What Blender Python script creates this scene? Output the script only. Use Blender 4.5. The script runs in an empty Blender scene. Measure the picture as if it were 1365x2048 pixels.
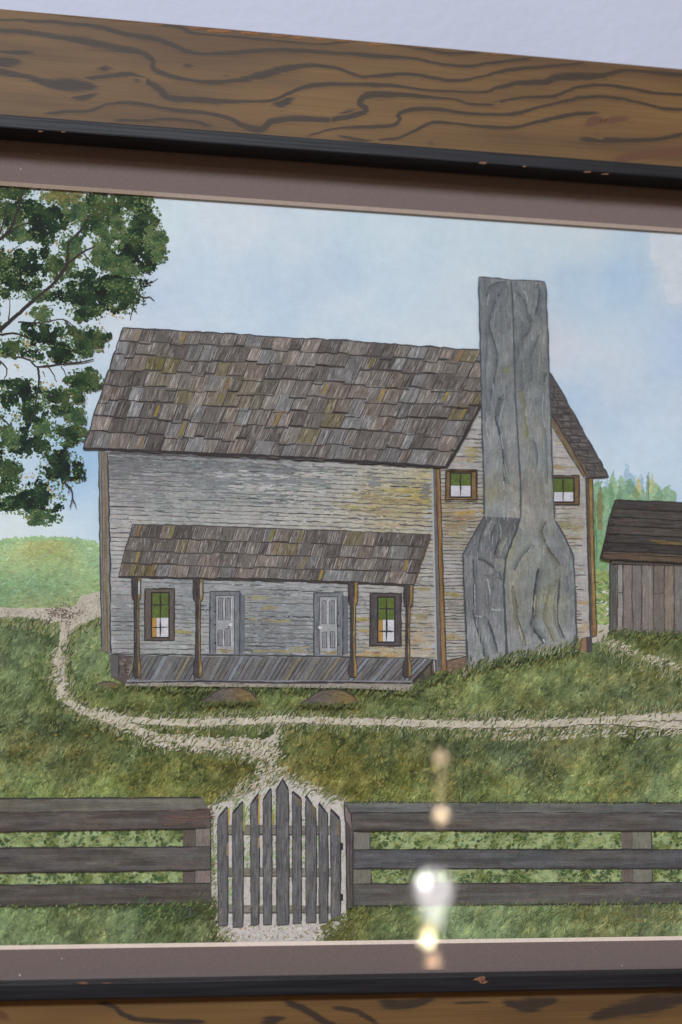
import bpy, math, random
import numpy as np
from mathutils import Matrix, Vector

random.seed(7)
rng = np.random.default_rng(11)
sc = bpy.context.scene
col = sc.collection

# ---------------------------------------------------------------- camera
F_PX = 2844.0                    # 50 mm on a 36 mm tall frame of 2048 rows
CAM = np.array([0.0, -0.80, 1.45])
YAW, PITCH = math.radians(9.35), math.radians(12.2)
FWD = np.array([math.sin(YAW) * math.cos(PITCH), math.cos(YAW) * math.cos(PITCH), math.sin(PITCH)])
RGT = np.array([math.cos(YAW), -math.sin(YAW), 0.0])
UPV = np.cross(RGT, FWD)
cd = bpy.data.cameras.new('camera')
cam = bpy.data.objects.new('camera', cd)
col.objects.link(cam)
cam.matrix_world = Matrix(((RGT[0], UPV[0], -FWD[0], CAM[0]), (RGT[1], UPV[1], -FWD[1], CAM[1]),
                           (RGT[2], UPV[2], -FWD[2], CAM[2]), (0, 0, 0, 1)))
cd.sensor_fit = 'VERTICAL'
cd.sensor_height = 36.0
cd.sensor_width = 24.0
cd.lens = 50.0
cd.clip_start = 0.02
cd.clip_end = 60
cd.dof.use_dof = True
cd.dof.focus_distance = 0.81
cd.dof.aperture_fstop = 5.2
sc.camera = cam


def plane(px, py, y):
    """photo pixel -> point on the plane at depth y (used to read real positions off the photograph)"""
    px = np.asarray(px, float); py = np.asarray(py, float)
    d = FWD[:, None] * np.ones(px.size) + RGT[:, None] * ((px.ravel() - 682.5) / F_PX) - UPV[:, None] * ((py.ravel() - 1024) / F_PX)
    t = (y - CAM[1]) / d[1]
    return CAM[0] + d[0] * t, CAM[2] + d[2] * t


# ---------------------------------------------------------------- world, lights, exposure
w = bpy.data.worlds.new('World'); sc.world = w; w.use_nodes = True
bg = w.node_tree.nodes['Background']
bg.inputs['Color'].default_value = (1.0, 0.70, 0.47, 1)      # warm dim room light
bg.inputs['Strength'].default_value = 0.24


def area_light(name, loc, target, size, power, color):
    l = bpy.data.lights.new(name, 'AREA'); l.energy = power; l.color = color
    l.shape = 'RECTANGLE'; l.size = size[0]; l.size_y = size[1]
    o = bpy.data.objects.new(name, l); col.objects.link(o)
    o.location = loc
    o.rotation_euler = (Vector(target) - Vector(loc)).to_track_quat('-Z', 'Y').to_euler()
    return o


area_light('window_light', (-0.9, -4.4, 5.05), (0.05, 0, 1.55), (3.4, 1.1), 335, (0.87, 0.96, 1.05))

vs = sc.view_settings
vs.view_transform = 'Standard'; vs.look = 'None'; vs.exposure = 0; vs.gamma = 1
vs.use_curve_mapping = False
sc.cycles.use_denoising = True
sc.cycles.denoiser = 'OPENIMAGEDENOISE'
sc.cycles.transparent_max_bounces = 16
sc.cycles.max_bounces = 8
sc.cycles.sample_clamp_indirect = 0

# the light that falls on the paper and the veil of the glass, for turning seen colours into pigment
ELIGHT = np.array([0.80, 0.795, 0.80])
VEIL = np.array([0.017, 0.012, 0.008])


def lin(c):
    c = np.asarray(c, float) / 255.0
    return np.where(c <= 0.04045, c / 12.92, ((c + 0.055) / 1.055) ** 2.4)


def pig(c, row):
    """seen colour -> pigment, given the row on the sheet (the light falls off a little downwards)"""
    c = np.asarray(c, float)
    c = c + 14.0 * np.clip(1 - c / 150.0, 0, 1)  # lifts the darks: haze of the glass put into the pigment
    e_ = np.interp(row, [400, 560, 1260, 1720], [1.09, 1.08, 0.935, 0.905])[:, None]
    return np.clip((lin(c) - VEIL) / (ELIGHT * e_), 0.004, 0.93)


# ---------------------------------------------------------------- materials
def new_mat(name):
    m = bpy.data.materials.new(name); m.use_nodes = True
    nt = m.node_tree
    return m, nt, nt.nodes['Principled BSDF']


def N(nt, t, **kw):
    n = nt.nodes.new(t)
    for k, v in kw.items():
        if k in ('operation', 'blend_type', 'data_type', 'noise_dimensions', 'attribute_name', 'interpolation_type'):
            setattr(n, k, v)
        else:
            n.inputs[k].default_value = v
    return n


def paint_material(name, grain=0.10, bump=0.25, rough=0.9):
    m, nt, b = new_mat(name)
    at = N(nt, 'ShaderNodeAttribute', attribute_name='Col')
    tc = nt.nodes.new('ShaderNodeTexCoord')
    n1 = N(nt, 'ShaderNodeTexNoise', Scale=900.0, Detail=3.0, Roughness=0.6)
    n2 = N(nt, 'ShaderNodeTexNoise', Scale=150.0, Detail=3.0, Roughness=0.55)
    nt.links.new(tc.outputs['Object'], n1.inputs['Vector'])
    nt.links.new(tc.outputs['Object'], n2.inputs['Vector'])
    add = N(nt, 'ShaderNodeMath', operation='ADD')
    nt.links.new(n1.outputs['Fac'], add.inputs[0]); nt.links.new(n2.outputs['Fac'], add.inputs[1])
    mr = nt.nodes.new('ShaderNodeMapRange')
    mr.inputs['From Min'].default_value = 0.55; mr.inputs['From Max'].default_value = 1.45
    mr.inputs['To Min'].default_value = 1 - grain * 1.6; mr.inputs['To Max'].default_value = 1 + grain * 1.6
    nt.links.new(add.outputs[0], mr.inputs['Value'])
    mx = N(nt, 'ShaderNodeVectorMath', operation='SCALE')
    nt.links.new(at.outputs['Color'], mx.inputs[0]); nt.links.new(mr.outputs[0], mx.inputs['Scale'])
    nt.links.new(mx.outputs[0], b.inputs['Base Color'])
    b.inputs['Roughness'].default_value = rough
    b.inputs['Specular IOR Level'].default_value = 0.08
    bp = N(nt, 'ShaderNodeBump', Strength=bump, Distance=0.0003)
    n3 = N(nt, 'ShaderNodeTexNoise', Scale=620.0, Detail=2.0)
    nt.links.new(tc.outputs['Object'], n3.inputs['Vector'])
    nt.links.new(n3.outputs['Fac'], bp.inputs['Height'])
    nt.links.new(bp.outputs[0], b.inputs['Normal'])
    return m


M_paint = paint_material('watercolour', 0.19, 0.40)
M_sky = paint_material('watercolour_sky', 0.05, 0.45)


def wood_material(name, axis):
    """faux-bois brown paint; the attribute Amt carries the darker grain lines brushed on it"""
    m, nt, b = new_mat(name)
    tc = nt.nodes.new('ShaderNodeTexCoord')
    def streak(sl, sa, detail):
        mp = nt.nodes.new('ShaderNodeMapping')
        mp.inputs['Scale'].default_value = (sl, sa, sa) if axis == 0 else (sa, sa, sl)
        nt.links.new(tc.outputs['Object'], mp.inputs['Vector'])
        n = N(nt, 'ShaderNodeTexNoise', Scale=1.0, Detail=detail, Roughness=0.6)
        nt.links.new(mp.outputs[0], n.inputs['Vector'])
        return n
    fine = streak(14, 900, 3.0)
    wide = streak(7, 45, 2.0)
    r1 = nt.nodes.new('ShaderNodeValToRGB')
    r1.color_ramp.elements[0].position = 0.33; r1.color_ramp.elements[1].position = 0.68
    r1.color_ramp.elements[0].color = (*WOOD_A, 1); r1.color_ramp.elements[1].color = (*WOOD_B, 1)
    nt.links.new(wide.outputs['Fac'], r1.inputs[0])
    mr = nt.nodes.new('ShaderNodeMapRange')
    mr.inputs['From Min'].default_value = 0.3; mr.inputs['From Max'].default_value = 0.7
    mr.inputs['To Min'].default_value = 0.86; mr.inputs['To Max'].default_value = 1.14
    nt.links.new(fine.outputs['Fac'], mr.inputs['Value'])
    sm = N(nt, 'ShaderNodeVectorMath', operation='SCALE')
    nt.links.new(r1.outputs[0], sm.inputs[0]); nt.links.new(mr.outputs[0], sm.inputs['Scale'])
    at = N(nt, 'ShaderNodeAttribute', attribute_name='Amt')
    br = nt.nodes.new('ShaderNodeMapRange'); br.interpolation_type = 'SMOOTHSTEP'
    # the brushed line frays along the board
    fray = streak(48, 1150, 3.0)
    ad = N(nt, 'ShaderNodeMath', operation='MULTIPLY_ADD')
    nt.links.new(fray.outputs['Fac'], ad.inputs[0]); ad.inputs[1].default_value = 1.5
    nt.links.new(at.outputs['Fac'], ad.inputs[2])
    br.inputs['From Min'].default_value = 0.85; br.inputs['From Max'].default_value = 1.55
    br.inputs['To Max'].default_value = 0.97
    nt.links.new(ad.outputs[0], br.inputs['Value'])
    gate = N(nt, 'ShaderNodeMath', operation='MULTIPLY')
    cl = N(nt, 'ShaderNodeMath', operation='MULTIPLY'); cl.use_clamp = True
    nt.links.new(at.outputs['Fac'], cl.inputs[0]); cl.inputs[1].default_value = 4.0
    nt.links.new(br.outputs[0], gate.inputs[0]); nt.links.new(cl.outputs[0], gate.inputs[1])
    c2 = N(nt, 'ShaderNodeAttribute', attribute_name='Tint')
    mx = N(nt, 'ShaderNodeMixRGB', blend_type='MIX')
    nt.links.new(gate.outputs[0], mx.inputs['Fac'])
    nt.links.new(sm.outputs[0], mx.inputs['Color1']); nt.links.new(c2.outputs['Color'], mx.inputs['Color2'])
    nt.links.new(mx.outputs[0], b.inputs['Base Color'])
    b.inputs['Roughness'].default_value = 0.55
    b.inputs['Specular IOR Level'].default_value = 0.25
    bp = N(nt, 'ShaderNodeBump', Strength=0.25, Distance=0.0003)
    nt.links.new(fine.outputs['Fac'], bp.inputs['Height']); nt.links.new(bp.outputs[0], b.inputs['Normal'])
    return m


WOOD_A = tuple(lin((84, 61, 37)) / 0.80)
WOOD_B = tuple(lin((106, 79, 45)) / 0.80)
M_wood = wood_material('brown_grained_wood', 0)
M_woodv = wood_material('brown_grained_wood_upright', 2)


def simple(name, rgb, rough, spec=0.3, nscale=None, namt=0.1, stretch=(1, 1, 1), bump=0.0, bscale=None, metal=0):
    m, nt, b = new_mat(name)
    b.inputs['Roughness'].default_value = rough
    b.inputs['Specular IOR Level'].default_value = spec
    b.inputs['Metallic'].default_value = metal
    tc = nt.nodes.new('ShaderNodeTexCoord')
    mp = nt.nodes.new('ShaderNodeMapping'); mp.inputs['Scale'].default_value = stretch
    nt.links.new(tc.outputs['Object'], mp.inputs['Vector'])
    n = N(nt, 'ShaderNodeTexNoise', Scale=nscale or 60.0, Detail=4.0, Roughness=0.6)
    nt.links.new(mp.outputs[0], n.inputs['Vector'])
    mr = nt.nodes.new('ShaderNodeMapRange')
    mr.inputs['From Min'].default_value = 0.3; mr.inputs['From Max'].default_value = 0.7
    mr.inputs['To Min'].default_value = 1 - namt; mr.inputs['To Max'].default_value = 1 + namt
    nt.links.new(n.outputs['Fac'], mr.inputs['Value'])
    sm = N(nt, 'ShaderNodeVectorMath', operation='SCALE')
    sm.inputs[0].default_value = rgb
    nt.links.new(mr.outputs[0], sm.inputs['Scale'])
    nt.links.new(sm.outputs[0], b.inputs['Base Color'])
    if bump:
        n2 = N(nt, 'ShaderNodeTexNoise', Scale=bscale, Detail=3.0)
        nt.links.new(mp.outputs[0], n2.inputs['Vector'])
        bp = N(nt, 'ShaderNodeBump', Strength=bump, Distance=0.001)
        nt.links.new(n2.outputs['Fac'], bp.inputs['Height']); nt.links.new(bp.outputs[0], b.inputs['Normal'])
    return m


M_wall = simple('white_wall_paint', tuple(lin((191, 195, 214)) / 1.03), 0.6, 0.3, 9, 0.02, bump=0.45, bscale=130)
M_black = simple('worn_black_paint', (0.0125, 0.012, 0.0155), 0.5, 0.22, 1.0, 0.6, (14, 500, 500), 0.3, 1.0)
M_blackv = simple('worn_black_paint_upright', (0.0115, 0.011, 0.014), 0.5, 0.22, 1.0, 0.5, (700, 700, 10), 0.18, 1.0)
M_mat = simple('taupe_mat_board', (0.190, 0.146, 0.139), 0.92, 0.1, 1500, 0.13, bump=0.2, bscale=1400)
M_bevel = simple('mat_board_core', (0.74, 0.60, 0.52), 0.9, 0.1, 400, 0.08)
M_back = simple('brown_backing', (0.2, 0.14, 0.09), 0.9, 0.1, 40, 0.1)
M_chip = simple('bare_wood_chip', (0.20, 0.095, 0.055), 0.8, 0.2, 800, 0.3)
M_dust = simple('dust_speck', (0.55, 0.52, 0.48), 0.9, 0.1, 800, 0.2)
M_brass = simple('brass', (0.75, 0.52, 0.25), 0.3, 0.5, 60, 0.05, metal=1)

M_glass = bpy.data.materials.new('picture_glass'); M_glass.use_nodes = True
nt = M_glass.node_tree
for n in list(nt.nodes):
    if n.type == 'BSDF_PRINCIPLED': nt.nodes.remove(n)
tr = nt.nodes.new('ShaderNodeBsdfTransparent')
gl = nt.nodes.new('ShaderNodeBsdfGlossy'); gl.inputs['Roughness'].default_value = 0.031
geo = nt.nodes.new('ShaderNodeNewGeometry')
dt = N(nt, 'ShaderNodeVectorMath', operation='DOT_PRODUCT')
nt.links.new(geo.outputs['Normal'], dt.inputs[0]); nt.links.new(geo.outputs['Incoming'], dt.inputs[1])
ab = N(nt, 'ShaderNodeMath', operation='ABSOLUTE'); nt.links.new(dt.outputs['Value'], ab.inputs[0])
om = N(nt, 'ShaderNodeMath', operation='SUBTRACT'); om.inputs[0].default_value = 1.0; nt.links.new(ab.outputs[0], om.inputs[1])
pw = N(nt, 'ShaderNodeMath', operation='POWER'); nt.links.new(om.outputs[0], pw.inputs[0]); pw.inputs[1].default_value = 5.0
fr = N(nt, 'ShaderNodeMath', operation='MULTIPLY_ADD'); nt.links.new(pw.outputs[0], fr.inputs[0]); fr.inputs[1].default_value = 0.96; fr.inputs[2].default_value = 0.04
mxs = nt.nodes.new('ShaderNodeMixShader')
nt.links.new(fr.outputs[0], mxs.inputs[0]); nt.links.new(tr.outputs[0], mxs.inputs[1]); nt.links.new(gl.outputs[0], mxs.inputs[2])
nt.links.new(mxs.outputs[0], nt.nodes['Material Output'].inputs['Surface'])


def emit_mat(name, rgb, s):
    m = bpy.data.materials.new(name); m.use_nodes = True
    nt = m.node_tree
    nt.nodes.remove(nt.nodes['Principled BSDF'])
    e = nt.nodes.new('ShaderNodeEmission'); e.inputs['Color'].default_value = (*rgb, 1); e.inputs['Strength'].default_value = s
    nt.links.new(e.outputs[0], nt.nodes['Material Output'].inputs['Surface'])
    return m


# ---------------------------------------------------------------- object helpers
def link(name, me, mat, parent=None):
    o = bpy.data.objects.new(name, me); col.objects.link(o)
    if mat is not None: me.materials.append(mat)
    if parent is not None:
        o.parent = parent
        if parent.parent is None: o.matrix_parent_inverse = Matrix.Translation(-parent.location)
    return o


def pydata(name, v, f, mat, parent=None, smooth=False):
    me = bpy.data.meshes.new(name); me.from_pydata([tuple(map(float, p)) for p in v], [], f); me.update()
    if smooth:
        for p in me.polygons: p.use_smooth = True
    return link(name, me, mat, parent)


# ---------------------------------------------------------------- the setting: wall
Y_WALL = 0.014
wall = pydata('wall', [(-2.2, Y_WALL, 0.2), (2.2, Y_WALL, 0.2), (2.2, Y_WALL, 3.2), (-2.2, Y_WALL, 3.2),
                       (-2.2, Y_WALL + .1, 0.2), (2.2, Y_WALL + .1, 0.2), (2.2, Y_WALL + .1, 3.2), (-2.2, Y_WALL + .1, 3.2)],
              [(0, 1, 2, 3), (5, 4, 7, 6), (0, 4, 5, 1), (3, 2, 6, 7), (1, 5, 6, 2), (0, 3, 7, 4)], M_wall)
wall['kind'] = 'structure'

# ---------------------------------------------------------------- frame dimensions read off the photograph
Y_GLASS, Y_LIP, Y_FACE = -0.0042, -0.0200, -0.0155
Y_MATF, Y_MATB = -0.0030, -0.0014


def zrow(py, y): return float(plane([682.5], [py], y)[1][0])
def xcol(px, y): return float(plane([px], [1100], y)[0][0])


Z_OPT, Z_OPB = zrow(420, 0), zrow(1881, 0)             # mat opening (at the paper)
X_OPL, X_OPR = xcol(-55, 0), xcol(1425, 0)
Z_LIT, Z_LIB = zrow(306.5, Y_LIP), zrow(1955, Y_LIP)   # inner edge of black lip
Z_LOT, Z_LOB = zrow(281, Y_LIP), zrow(1991, Y_LIP)     # outer edge of black lip
Z_OUT = zrow(76, Y_FACE)                               # outer edge of frame
matw = 0.5 * ((Z_LIT - Z_OPT) + (Z_OPB - Z_LIB))
X_LIL, X_LIR = X_OPL - matw, X_OPR + matw
lipw = 0.5 * ((Z_LOT - Z_LIT) + (Z_LIB - Z_LOB))
railw = Z_OUT - Z_LIT
print('frame', Z_OPT, Z_OPB, Z_LIT, Z_LIB, 'mat', matw, 'lip', lipw, 'rail', railw)

root = bpy.data.objects.new('framed_painting', None); col.objects.link(root)
root.location = (0.5 * (X_LIL + X_LIR), 0, Z_LIB - railw)
root['label'] = 'brown grained wooden frame with black lip holding a watercolour of a grey farmhouse under glass'
root['category'] = 'framed painting'


def rect_pt(c, wd, y):
    """corner c (0 BL,1 BR,2 TR,3 TL) of the lip opening widened by wd"""
    x = (X_LIL - wd) if c in (0, 3) else (X_LIR + wd)
    z = (Z_LIB - wd) if c in (0, 1) else (Z_LIT + wd)
    return (x, y, z)


def rail(name, profile, ca, cb, mat, parent, seg=1):
    v = []; n = len(profile)
    for i in range(seg + 1):
        t = i / seg
        for (wd, y) in profile:
            a = rect_pt(ca, wd, y); b = rect_pt(cb, wd, y)
            v.append(tuple(a[k] + (b[k] - a[k]) * t for k in range(3)))
    f = []
    for i in range(seg):
        for k in range(n):
            k2 = (k + 1) % n
            f.append((i * n + k, i * n + k2, (i + 1) * n + k2, (i + 1) * n + k))
    f.append(tuple(range(n - 1, -1, -1))); f.append(tuple(seg * n + k for k in range(n)))
    return pydata(name, v, f, mat, parent)


P_RAIL = [(lipw - 0.001, Y_WALL - 0.001), (lipw - 0.001, Y_FACE), (railw - 0.0016, Y_FACE), (railw - 0.0006, Y_FACE + 0.0004),
          (railw, Y_FACE + 0.0016), (railw, Y_WALL - 0.001)]
P_LIP = [(0.0, Y_GLASS - 0.0005), (0.0, Y_LIP + 0.0008), (0.0003, Y_LIP + 0.0002), (0.0010, Y_LIP), (lipw - 0.0010, Y_LIP),
         (lipw - 0.0003, Y_LIP + 0.0003), (lipw, Y_LIP + 0.0010), (lipw, Y_FACE + 0.002), (lipw - 0.002, Y_GLASS - 0.0005)]
rails, lips = {}, {}
for key, ca, cb in (('t', 3, 2), ('b', 0, 1), ('l', 0, 3), ('r', 1, 2)):
    rails[key] = rail('frame_rail', P_RAIL, ca, cb, M_wood if key in 'tb' else M_woodv, root)
    lips[key] = rail('lip_moulding', P_LIP, ca, cb, M_black if key in 'tb' else M_blackv, root)

# backing board, mat with bevelled window, glass
pydata('backing_board', [(X_LIL - lipw, 0.003, Z_LIB - lipw), (X_LIR + lipw, 0.003, Z_LIB - lipw), (X_LIR + lipw, 0.003, Z_LIT + lipw), (X_LIL - lipw, 0.003, Z_LIT + lipw),
                         (X_LIL - lipw, 0.006, Z_LIB - lipw), (X_LIR + lipw, 0.006, Z_LIB - lipw), (X_LIR + lipw, 0.006, Z_LIT + lipw), (X_LIL - lipw, 0.006, Z_LIT + lipw)],
       [(0, 1, 2, 3), (5, 4, 7, 6), (0, 4, 5, 1), (3, 2, 6, 7), (1, 5, 6, 2), (0, 3, 7, 4)], M_back, root)
e = 0.004
bv = 0.0020
A = [(X_LIL - e, Y_MATF, Z_LIB - e), (X_LIR + e, Y_MATF, Z_LIB - e), (X_LIR + e, Y_MATF, Z_LIT + e), (X_LIL - e, Y_MATF, Z_LIT + e)]
B = [(X_OPL - bv, Y_MATF, Z_OPB - bv), (X_OPR + bv, Y_MATF, Z_OPB - bv), (X_OPR + bv, Y_MATF, Z_OPT + bv), (X_OPL - bv, Y_MATF, Z_OPT + bv)]
C = [(X_OPL, Y_MATB, Z_OPB), (X_OPR, Y_MATB, Z_OPB), (X_OPR, Y_MATB, Z_OPT), (X_OPL, Y_MATB, Z_OPT)]
D = [(X_LIL - e, Y_MATB, Z_LIB - e), (X_LIR + e, Y_MATB, Z_LIB - e), (X_LIR + e, Y_MATB, Z_LIT + e), (X_LIL - e, Y_MATB, Z_LIT + e)]
f = []
for k in range(4):
    k2 = (k + 1) % 4
    f += [(k, k2, 4 + k2, 4 + k), (12 + k2, 12 + k, 8 + k, 8 + k2), (k2, k, 12 + k, 12 + k2)]
mat_board = pydata('mat_board', A + B + C + D, f, M_mat, root)
pydata('bevel', B + C, [(k, (k + 1) % 4, 4 + (k + 1) % 4, 4 + k) for k in range(4)], M_bevel, mat_board)
g = 0.003
gl_o = pydata('glass_pane', [(X_LIL - g, Y_GLASS, Z_LIB - g), (X_LIR + g, Y_GLASS, Z_LIB - g), (X_LIR + g, Y_GLASS, Z_LIT + g), (X_LIL - g, Y_GLASS, Z_LIT + g),
                      (X_LIL - g, Y_GLASS + .001, Z_LIB - g), (X_LIR + g, Y_GLASS + .001, Z_LIB - g), (X_LIR + g, Y_GLASS + .001, Z_LIT + g), (X_LIL - g, Y_GLASS + .001, Z_LIT + g)],
              [(0, 1, 2, 3), (5, 4, 7, 6), (0, 4, 5, 1), (3, 2, 6, 7), (1, 5, 6, 2), (0, 3, 7, 4)], M_glass, root)
paper_e = 0.006
painting = pydata('painting', [(X_OPL - paper_e, 0.0002, Z_OPB - paper_e), (X_OPR + paper_e, 0.0002, Z_OPB - paper_e), (X_OPR + paper_e, 0.0002, Z_OPT + paper_e), (X_OPL - paper_e, 0.0002, Z_OPT + paper_e),
                               (X_OPL - paper_e, 0.0012, Z_OPB - paper_e), (X_OPR + paper_e, 0.0012, Z_OPB - paper_e), (X_OPR + paper_e, 0.0012, Z_OPT + paper_e), (X_OPL - paper_e, 0.0012, Z_OPT + paper_e)],
                  [(0, 1, 2, 3), (5, 4, 7, 6), (0, 4, 5, 1), (3, 2, 6, 7), (1, 5, 6, 2), (0, 3, 7, 4)],
                  simple('watercolour_paper', (0.8, 0.79, 0.76), 0.9, 0.1, 600, 0.04, bump=0.2, bscale=600), root)
painting['label'] = 'watercolour of a weathered grey farmhouse with a tall stone chimney'

# ================================================================ painter's tools
# Strokes are laid out on the sheet in the photograph's pixel grid and then carried onto the flat paper (y = 0).
def vnoise(x, y, s, seed=0):
    r = np.random.default_rng(seed + 1000)
    G = r.random((128, 128))
    u = np.asarray(x, float) / s + 500; v = np.asarray(y, float) / s + 500
    i = np.floor(u).astype(int); j = np.floor(v).astype(int); a = u - i; b = v - j
    a = a * a * (3 - 2 * a); b = b * b * (3 - 2 * b)
    g = lambda p, q: G[p % 128, q % 128]
    return (g(i, j) * (1 - a) + g(i + 1, j) * a) * (1 - b) + (g(i, j + 1) * (1 - a) + g(i + 1, j + 1) * a) * b


def field(pts, sig):
    P = np.array(pts, float)
    def ev(x, y):
        x = np.asarray(x, float).ravel(); y = np.asarray(y, float).ravel()
        out = np.empty((x.size, 3))
        for s in range(0, x.size, 20000):
            d2 = (x[s:s + 20000, None] - P[None, :, 0]) ** 2 + (y[s:s + 20000, None] - P[None, :, 1]) ** 2
            wt = np.exp(-d2 / (2 * sig * sig)) + 1e-4 / (1 + d2 / (sig * sig)) ** 2
            out[s:s + 20000] = wt @ P[:, 2:5] / wt.sum(1, keepdims=True)
        return out
    return ev


def inside(poly, x, y):
    P = np.array(poly, float); x = np.asarray(x); y = np.asarray(y)
    r = np.zeros(x.shape, bool); n = len(P); j = n - 1
    for i in range(n):
        xi, yi = P[i]; xj, yj = P[j]
        c = ((yi > y) != (yj > y))
        with np.errstate(divide='ignore', invalid='ignore'):
            c &= x < (xj - xi) * (y - yi) / (yj - yi if yj != yi else 1e-9) + xi
        r ^= c; j = i
    return r


def scatter(poly, n, r=None):
    r = r or rng
    P = np.array(poly, float); lo = P.min(0); hi = P.max(0)
    xs, ys = [], []
    tot = 0
    while tot < n:
        x = r.uniform(lo[0], hi[0], n * 2); y = r.uniform(lo[1], hi[1], n * 2)
        k = inside(poly, x, y); xs.append(x[k]); ys.append(y[k]); tot += k.sum()
        if k.sum() == 0: break
    return np.concatenate(xs)[:n], np.concatenate(ys)[:n]


# Every stroke dries on top of what lies under it: HT holds how many films of paint each 3 px cell carries.
CELL = 3.0
HX0, HY0 = -160.0, 280.0
HT = np.zeros((600, 600), np.int32)
FILM = 1.4e-6


class Layer:
    def __init__(self, name, label=None, parent=None, mat=None):
        self.name, self.label, self.mat = name, label, mat or M_paint
        self.parent = parent or painting
        self.V = []; self.Cc = []; self.S = []

    def up(self): return self

    def stack(self, q, size):
        """film height for each face of q (n*size,2)"""
        q = q.reshape(-1, size, 2)
        lo = q.min(1); hi = q.max(1)
        i0 = np.clip(((lo[:, 0] - HX0) / CELL).astype(int), 0, 598); i1 = np.clip(((hi[:, 0] - HX0) / CELL).astype(int), 0, 598) + 1
        j0 = np.clip(((lo[:, 1] - HY0) / CELL).astype(int), 0, 598); j1 = np.clip(((hi[:, 1] - HY0) / CELL).astype(int), 0, 598) + 1
        out = np.empty(len(q))
        for k, (a, b, c, d) in enumerate(zip(j0.tolist(), j1.tolist(), i0.tolist(), i1.tolist())):
            v = HT[a:b, c:d]; h = v.max() + 1; v[:] = h; out[k] = h
        return np.repeat(-FILM * out, size)

    def add(self, pts, cols, size):
        """pts (n*size,2) in pixels, cols (n*size,3) seen colour, size verts per face"""
        pts = np.asarray(pts, float); n = len(pts) // size
        if n == 0: return
        self.V.append(np.column_stack([pts, self.stack(pts, size)])); self.Cc.append(np.asarray(cols, float)); self.S.append(np.full(n, size))

    def poly(self, pts, c):
        pts = np.array(pts, float)
        c = np.asarray(c, float)
        if c.ndim == 1: c = np.tile(c, (len(pts), 1))
        self.add(pts, c, len(pts))

    def ribbon(self, pts, wid, c, c2=None):
        """a brush line along pts, wid scalar or per point"""
        p = np.array(pts, float); n = len(p)
        wd = np.broadcast_to(np.asarray(wid, float), (n,))
        t = np.gradient(p, axis=0); t /= np.maximum(np.linalg.norm(t, axis=1, keepdims=True), 1e-6)
        nn = np.column_stack([-t[:, 1], t[:, 0]]) * wd[:, None] * 0.5
        a = p + nn; b = p - nn
        q = np.stack([a[:-1], a[1:], b[1:], b[:-1]], 1).reshape(-1, 2)
        c = np.asarray(c, float)
        cc = np.tile(c, (len(q), 1)) if c.ndim == 1 else np.repeat(c[:-1], 4, 0)
        self.add(q, cc, 4)

    def dabs(self, x, y, ln, wd, ang, c, taper=0.35, bend=0.0):
        """many short brush strokes: 6-gon each, from root to tip"""
        x = np.asarray(x, float); y = np.asarray(y, float); n = x.size
        ln = np.broadcast_to(ln, (n,)); wd = np.broadcast_to(wd, (n,)); ang = np.broadcast_to(ang, (n,))
        dx, dy = np.cos(ang), np.sin(ang); nx, ny = -dy, dx
        prof = [(-.5, .30), (-.2, .5), (.2, .5 * (1 - .3 * taper)), (.5, .5 * (1 - taper))]
        P = []
        for s, h in prof: P.append((s, h))
        for s, h in reversed(prof): P.append((s, -h))
        q = np.empty((n, 8, 2))
        for k, (s, h) in enumerate(P):
            q[:, k, 0] = x + dx * ln * s + nx * (wd * h + bend * ln * s * s)
            q[:, k, 1] = y + dy * ln * s + ny * (wd * h + bend * ln * s * s)
        self.add(q.reshape(-1, 2), np.repeat(np.asarray(c, float), 8, 0), 8)

    def blobs(self, x, y, r, c, n=7, jit=0.35, asp=1.0, ang=0.0):
        x = np.asarray(x, float); y = np.asarray(y, float); m = x.size
        r = np.broadcast_to(r, (m,)); asp = np.broadcast_to(asp, (m,)); ang = np.broadcast_to(ang, (m,))
        a = np.linspace(0, 2 * np.pi, n, endpoint=False)[None, :] + rng.uniform(0, 6.28, (m, 1))
        rr = r[:, None] * (1 + rng.uniform(-jit, jit, (m, n)))
        u = np.cos(a) * rr * asp[:, None]; v = np.sin(a) * rr
        px = x[:, None] + u * np.cos(ang)[:, None] - v * np.sin(ang)[:, None]
        py = y[:, None] + u * np.sin(ang)[:, None] + v * np.cos(ang)[:, None]
        self.add(np.stack([px, py], 2).reshape(-1, 2), np.repeat(np.asarray(c, float), n, 0), n)

    def build(self):
        V = np.concatenate(self.V); Cc = pig(np.concatenate(self.Cc), V[:, 1]); S = np.concatenate(self.S)
        X, Z = plane(V[:, 0], V[:, 1], 0.0)
        # paint never runs past the sheet
        X = np.clip(X, X_OPL - paper_e * .9, X_OPR + paper_e * .9); Z = np.clip(Z, Z_OPB - paper_e * .9, Z_OPT + paper_e * .9)
        co = np.column_stack([X, V[:, 2], Z]).astype(np.float32)
        me = bpy.data.meshes.new(self.name)
        me.vertices.add(len(co)); me.vertices.foreach_set('co', co.ravel())
        me.loops.add(len(co)); me.loops.foreach_set('vertex_index', np.arange(len(co), dtype=np.int32))
        me.polygons.add(len(S))
        st = np.concatenate([[0], np.cumsum(S)[:-1]]).astype(np.int32)
        me.polygons.foreach_set('loop_start', st)
        me.update(calc_edges=True)
        at = me.attributes.new('Col', 'FLOAT_COLOR', 'POINT')
        at.data.foreach_set('color', np.column_stack([Cc, np.ones(len(Cc))]).astype(np.float32).ravel())
        o = link(self.name, me, self.mat, self.parent)
        if self.label: o['label'] = self.label
        return o


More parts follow.
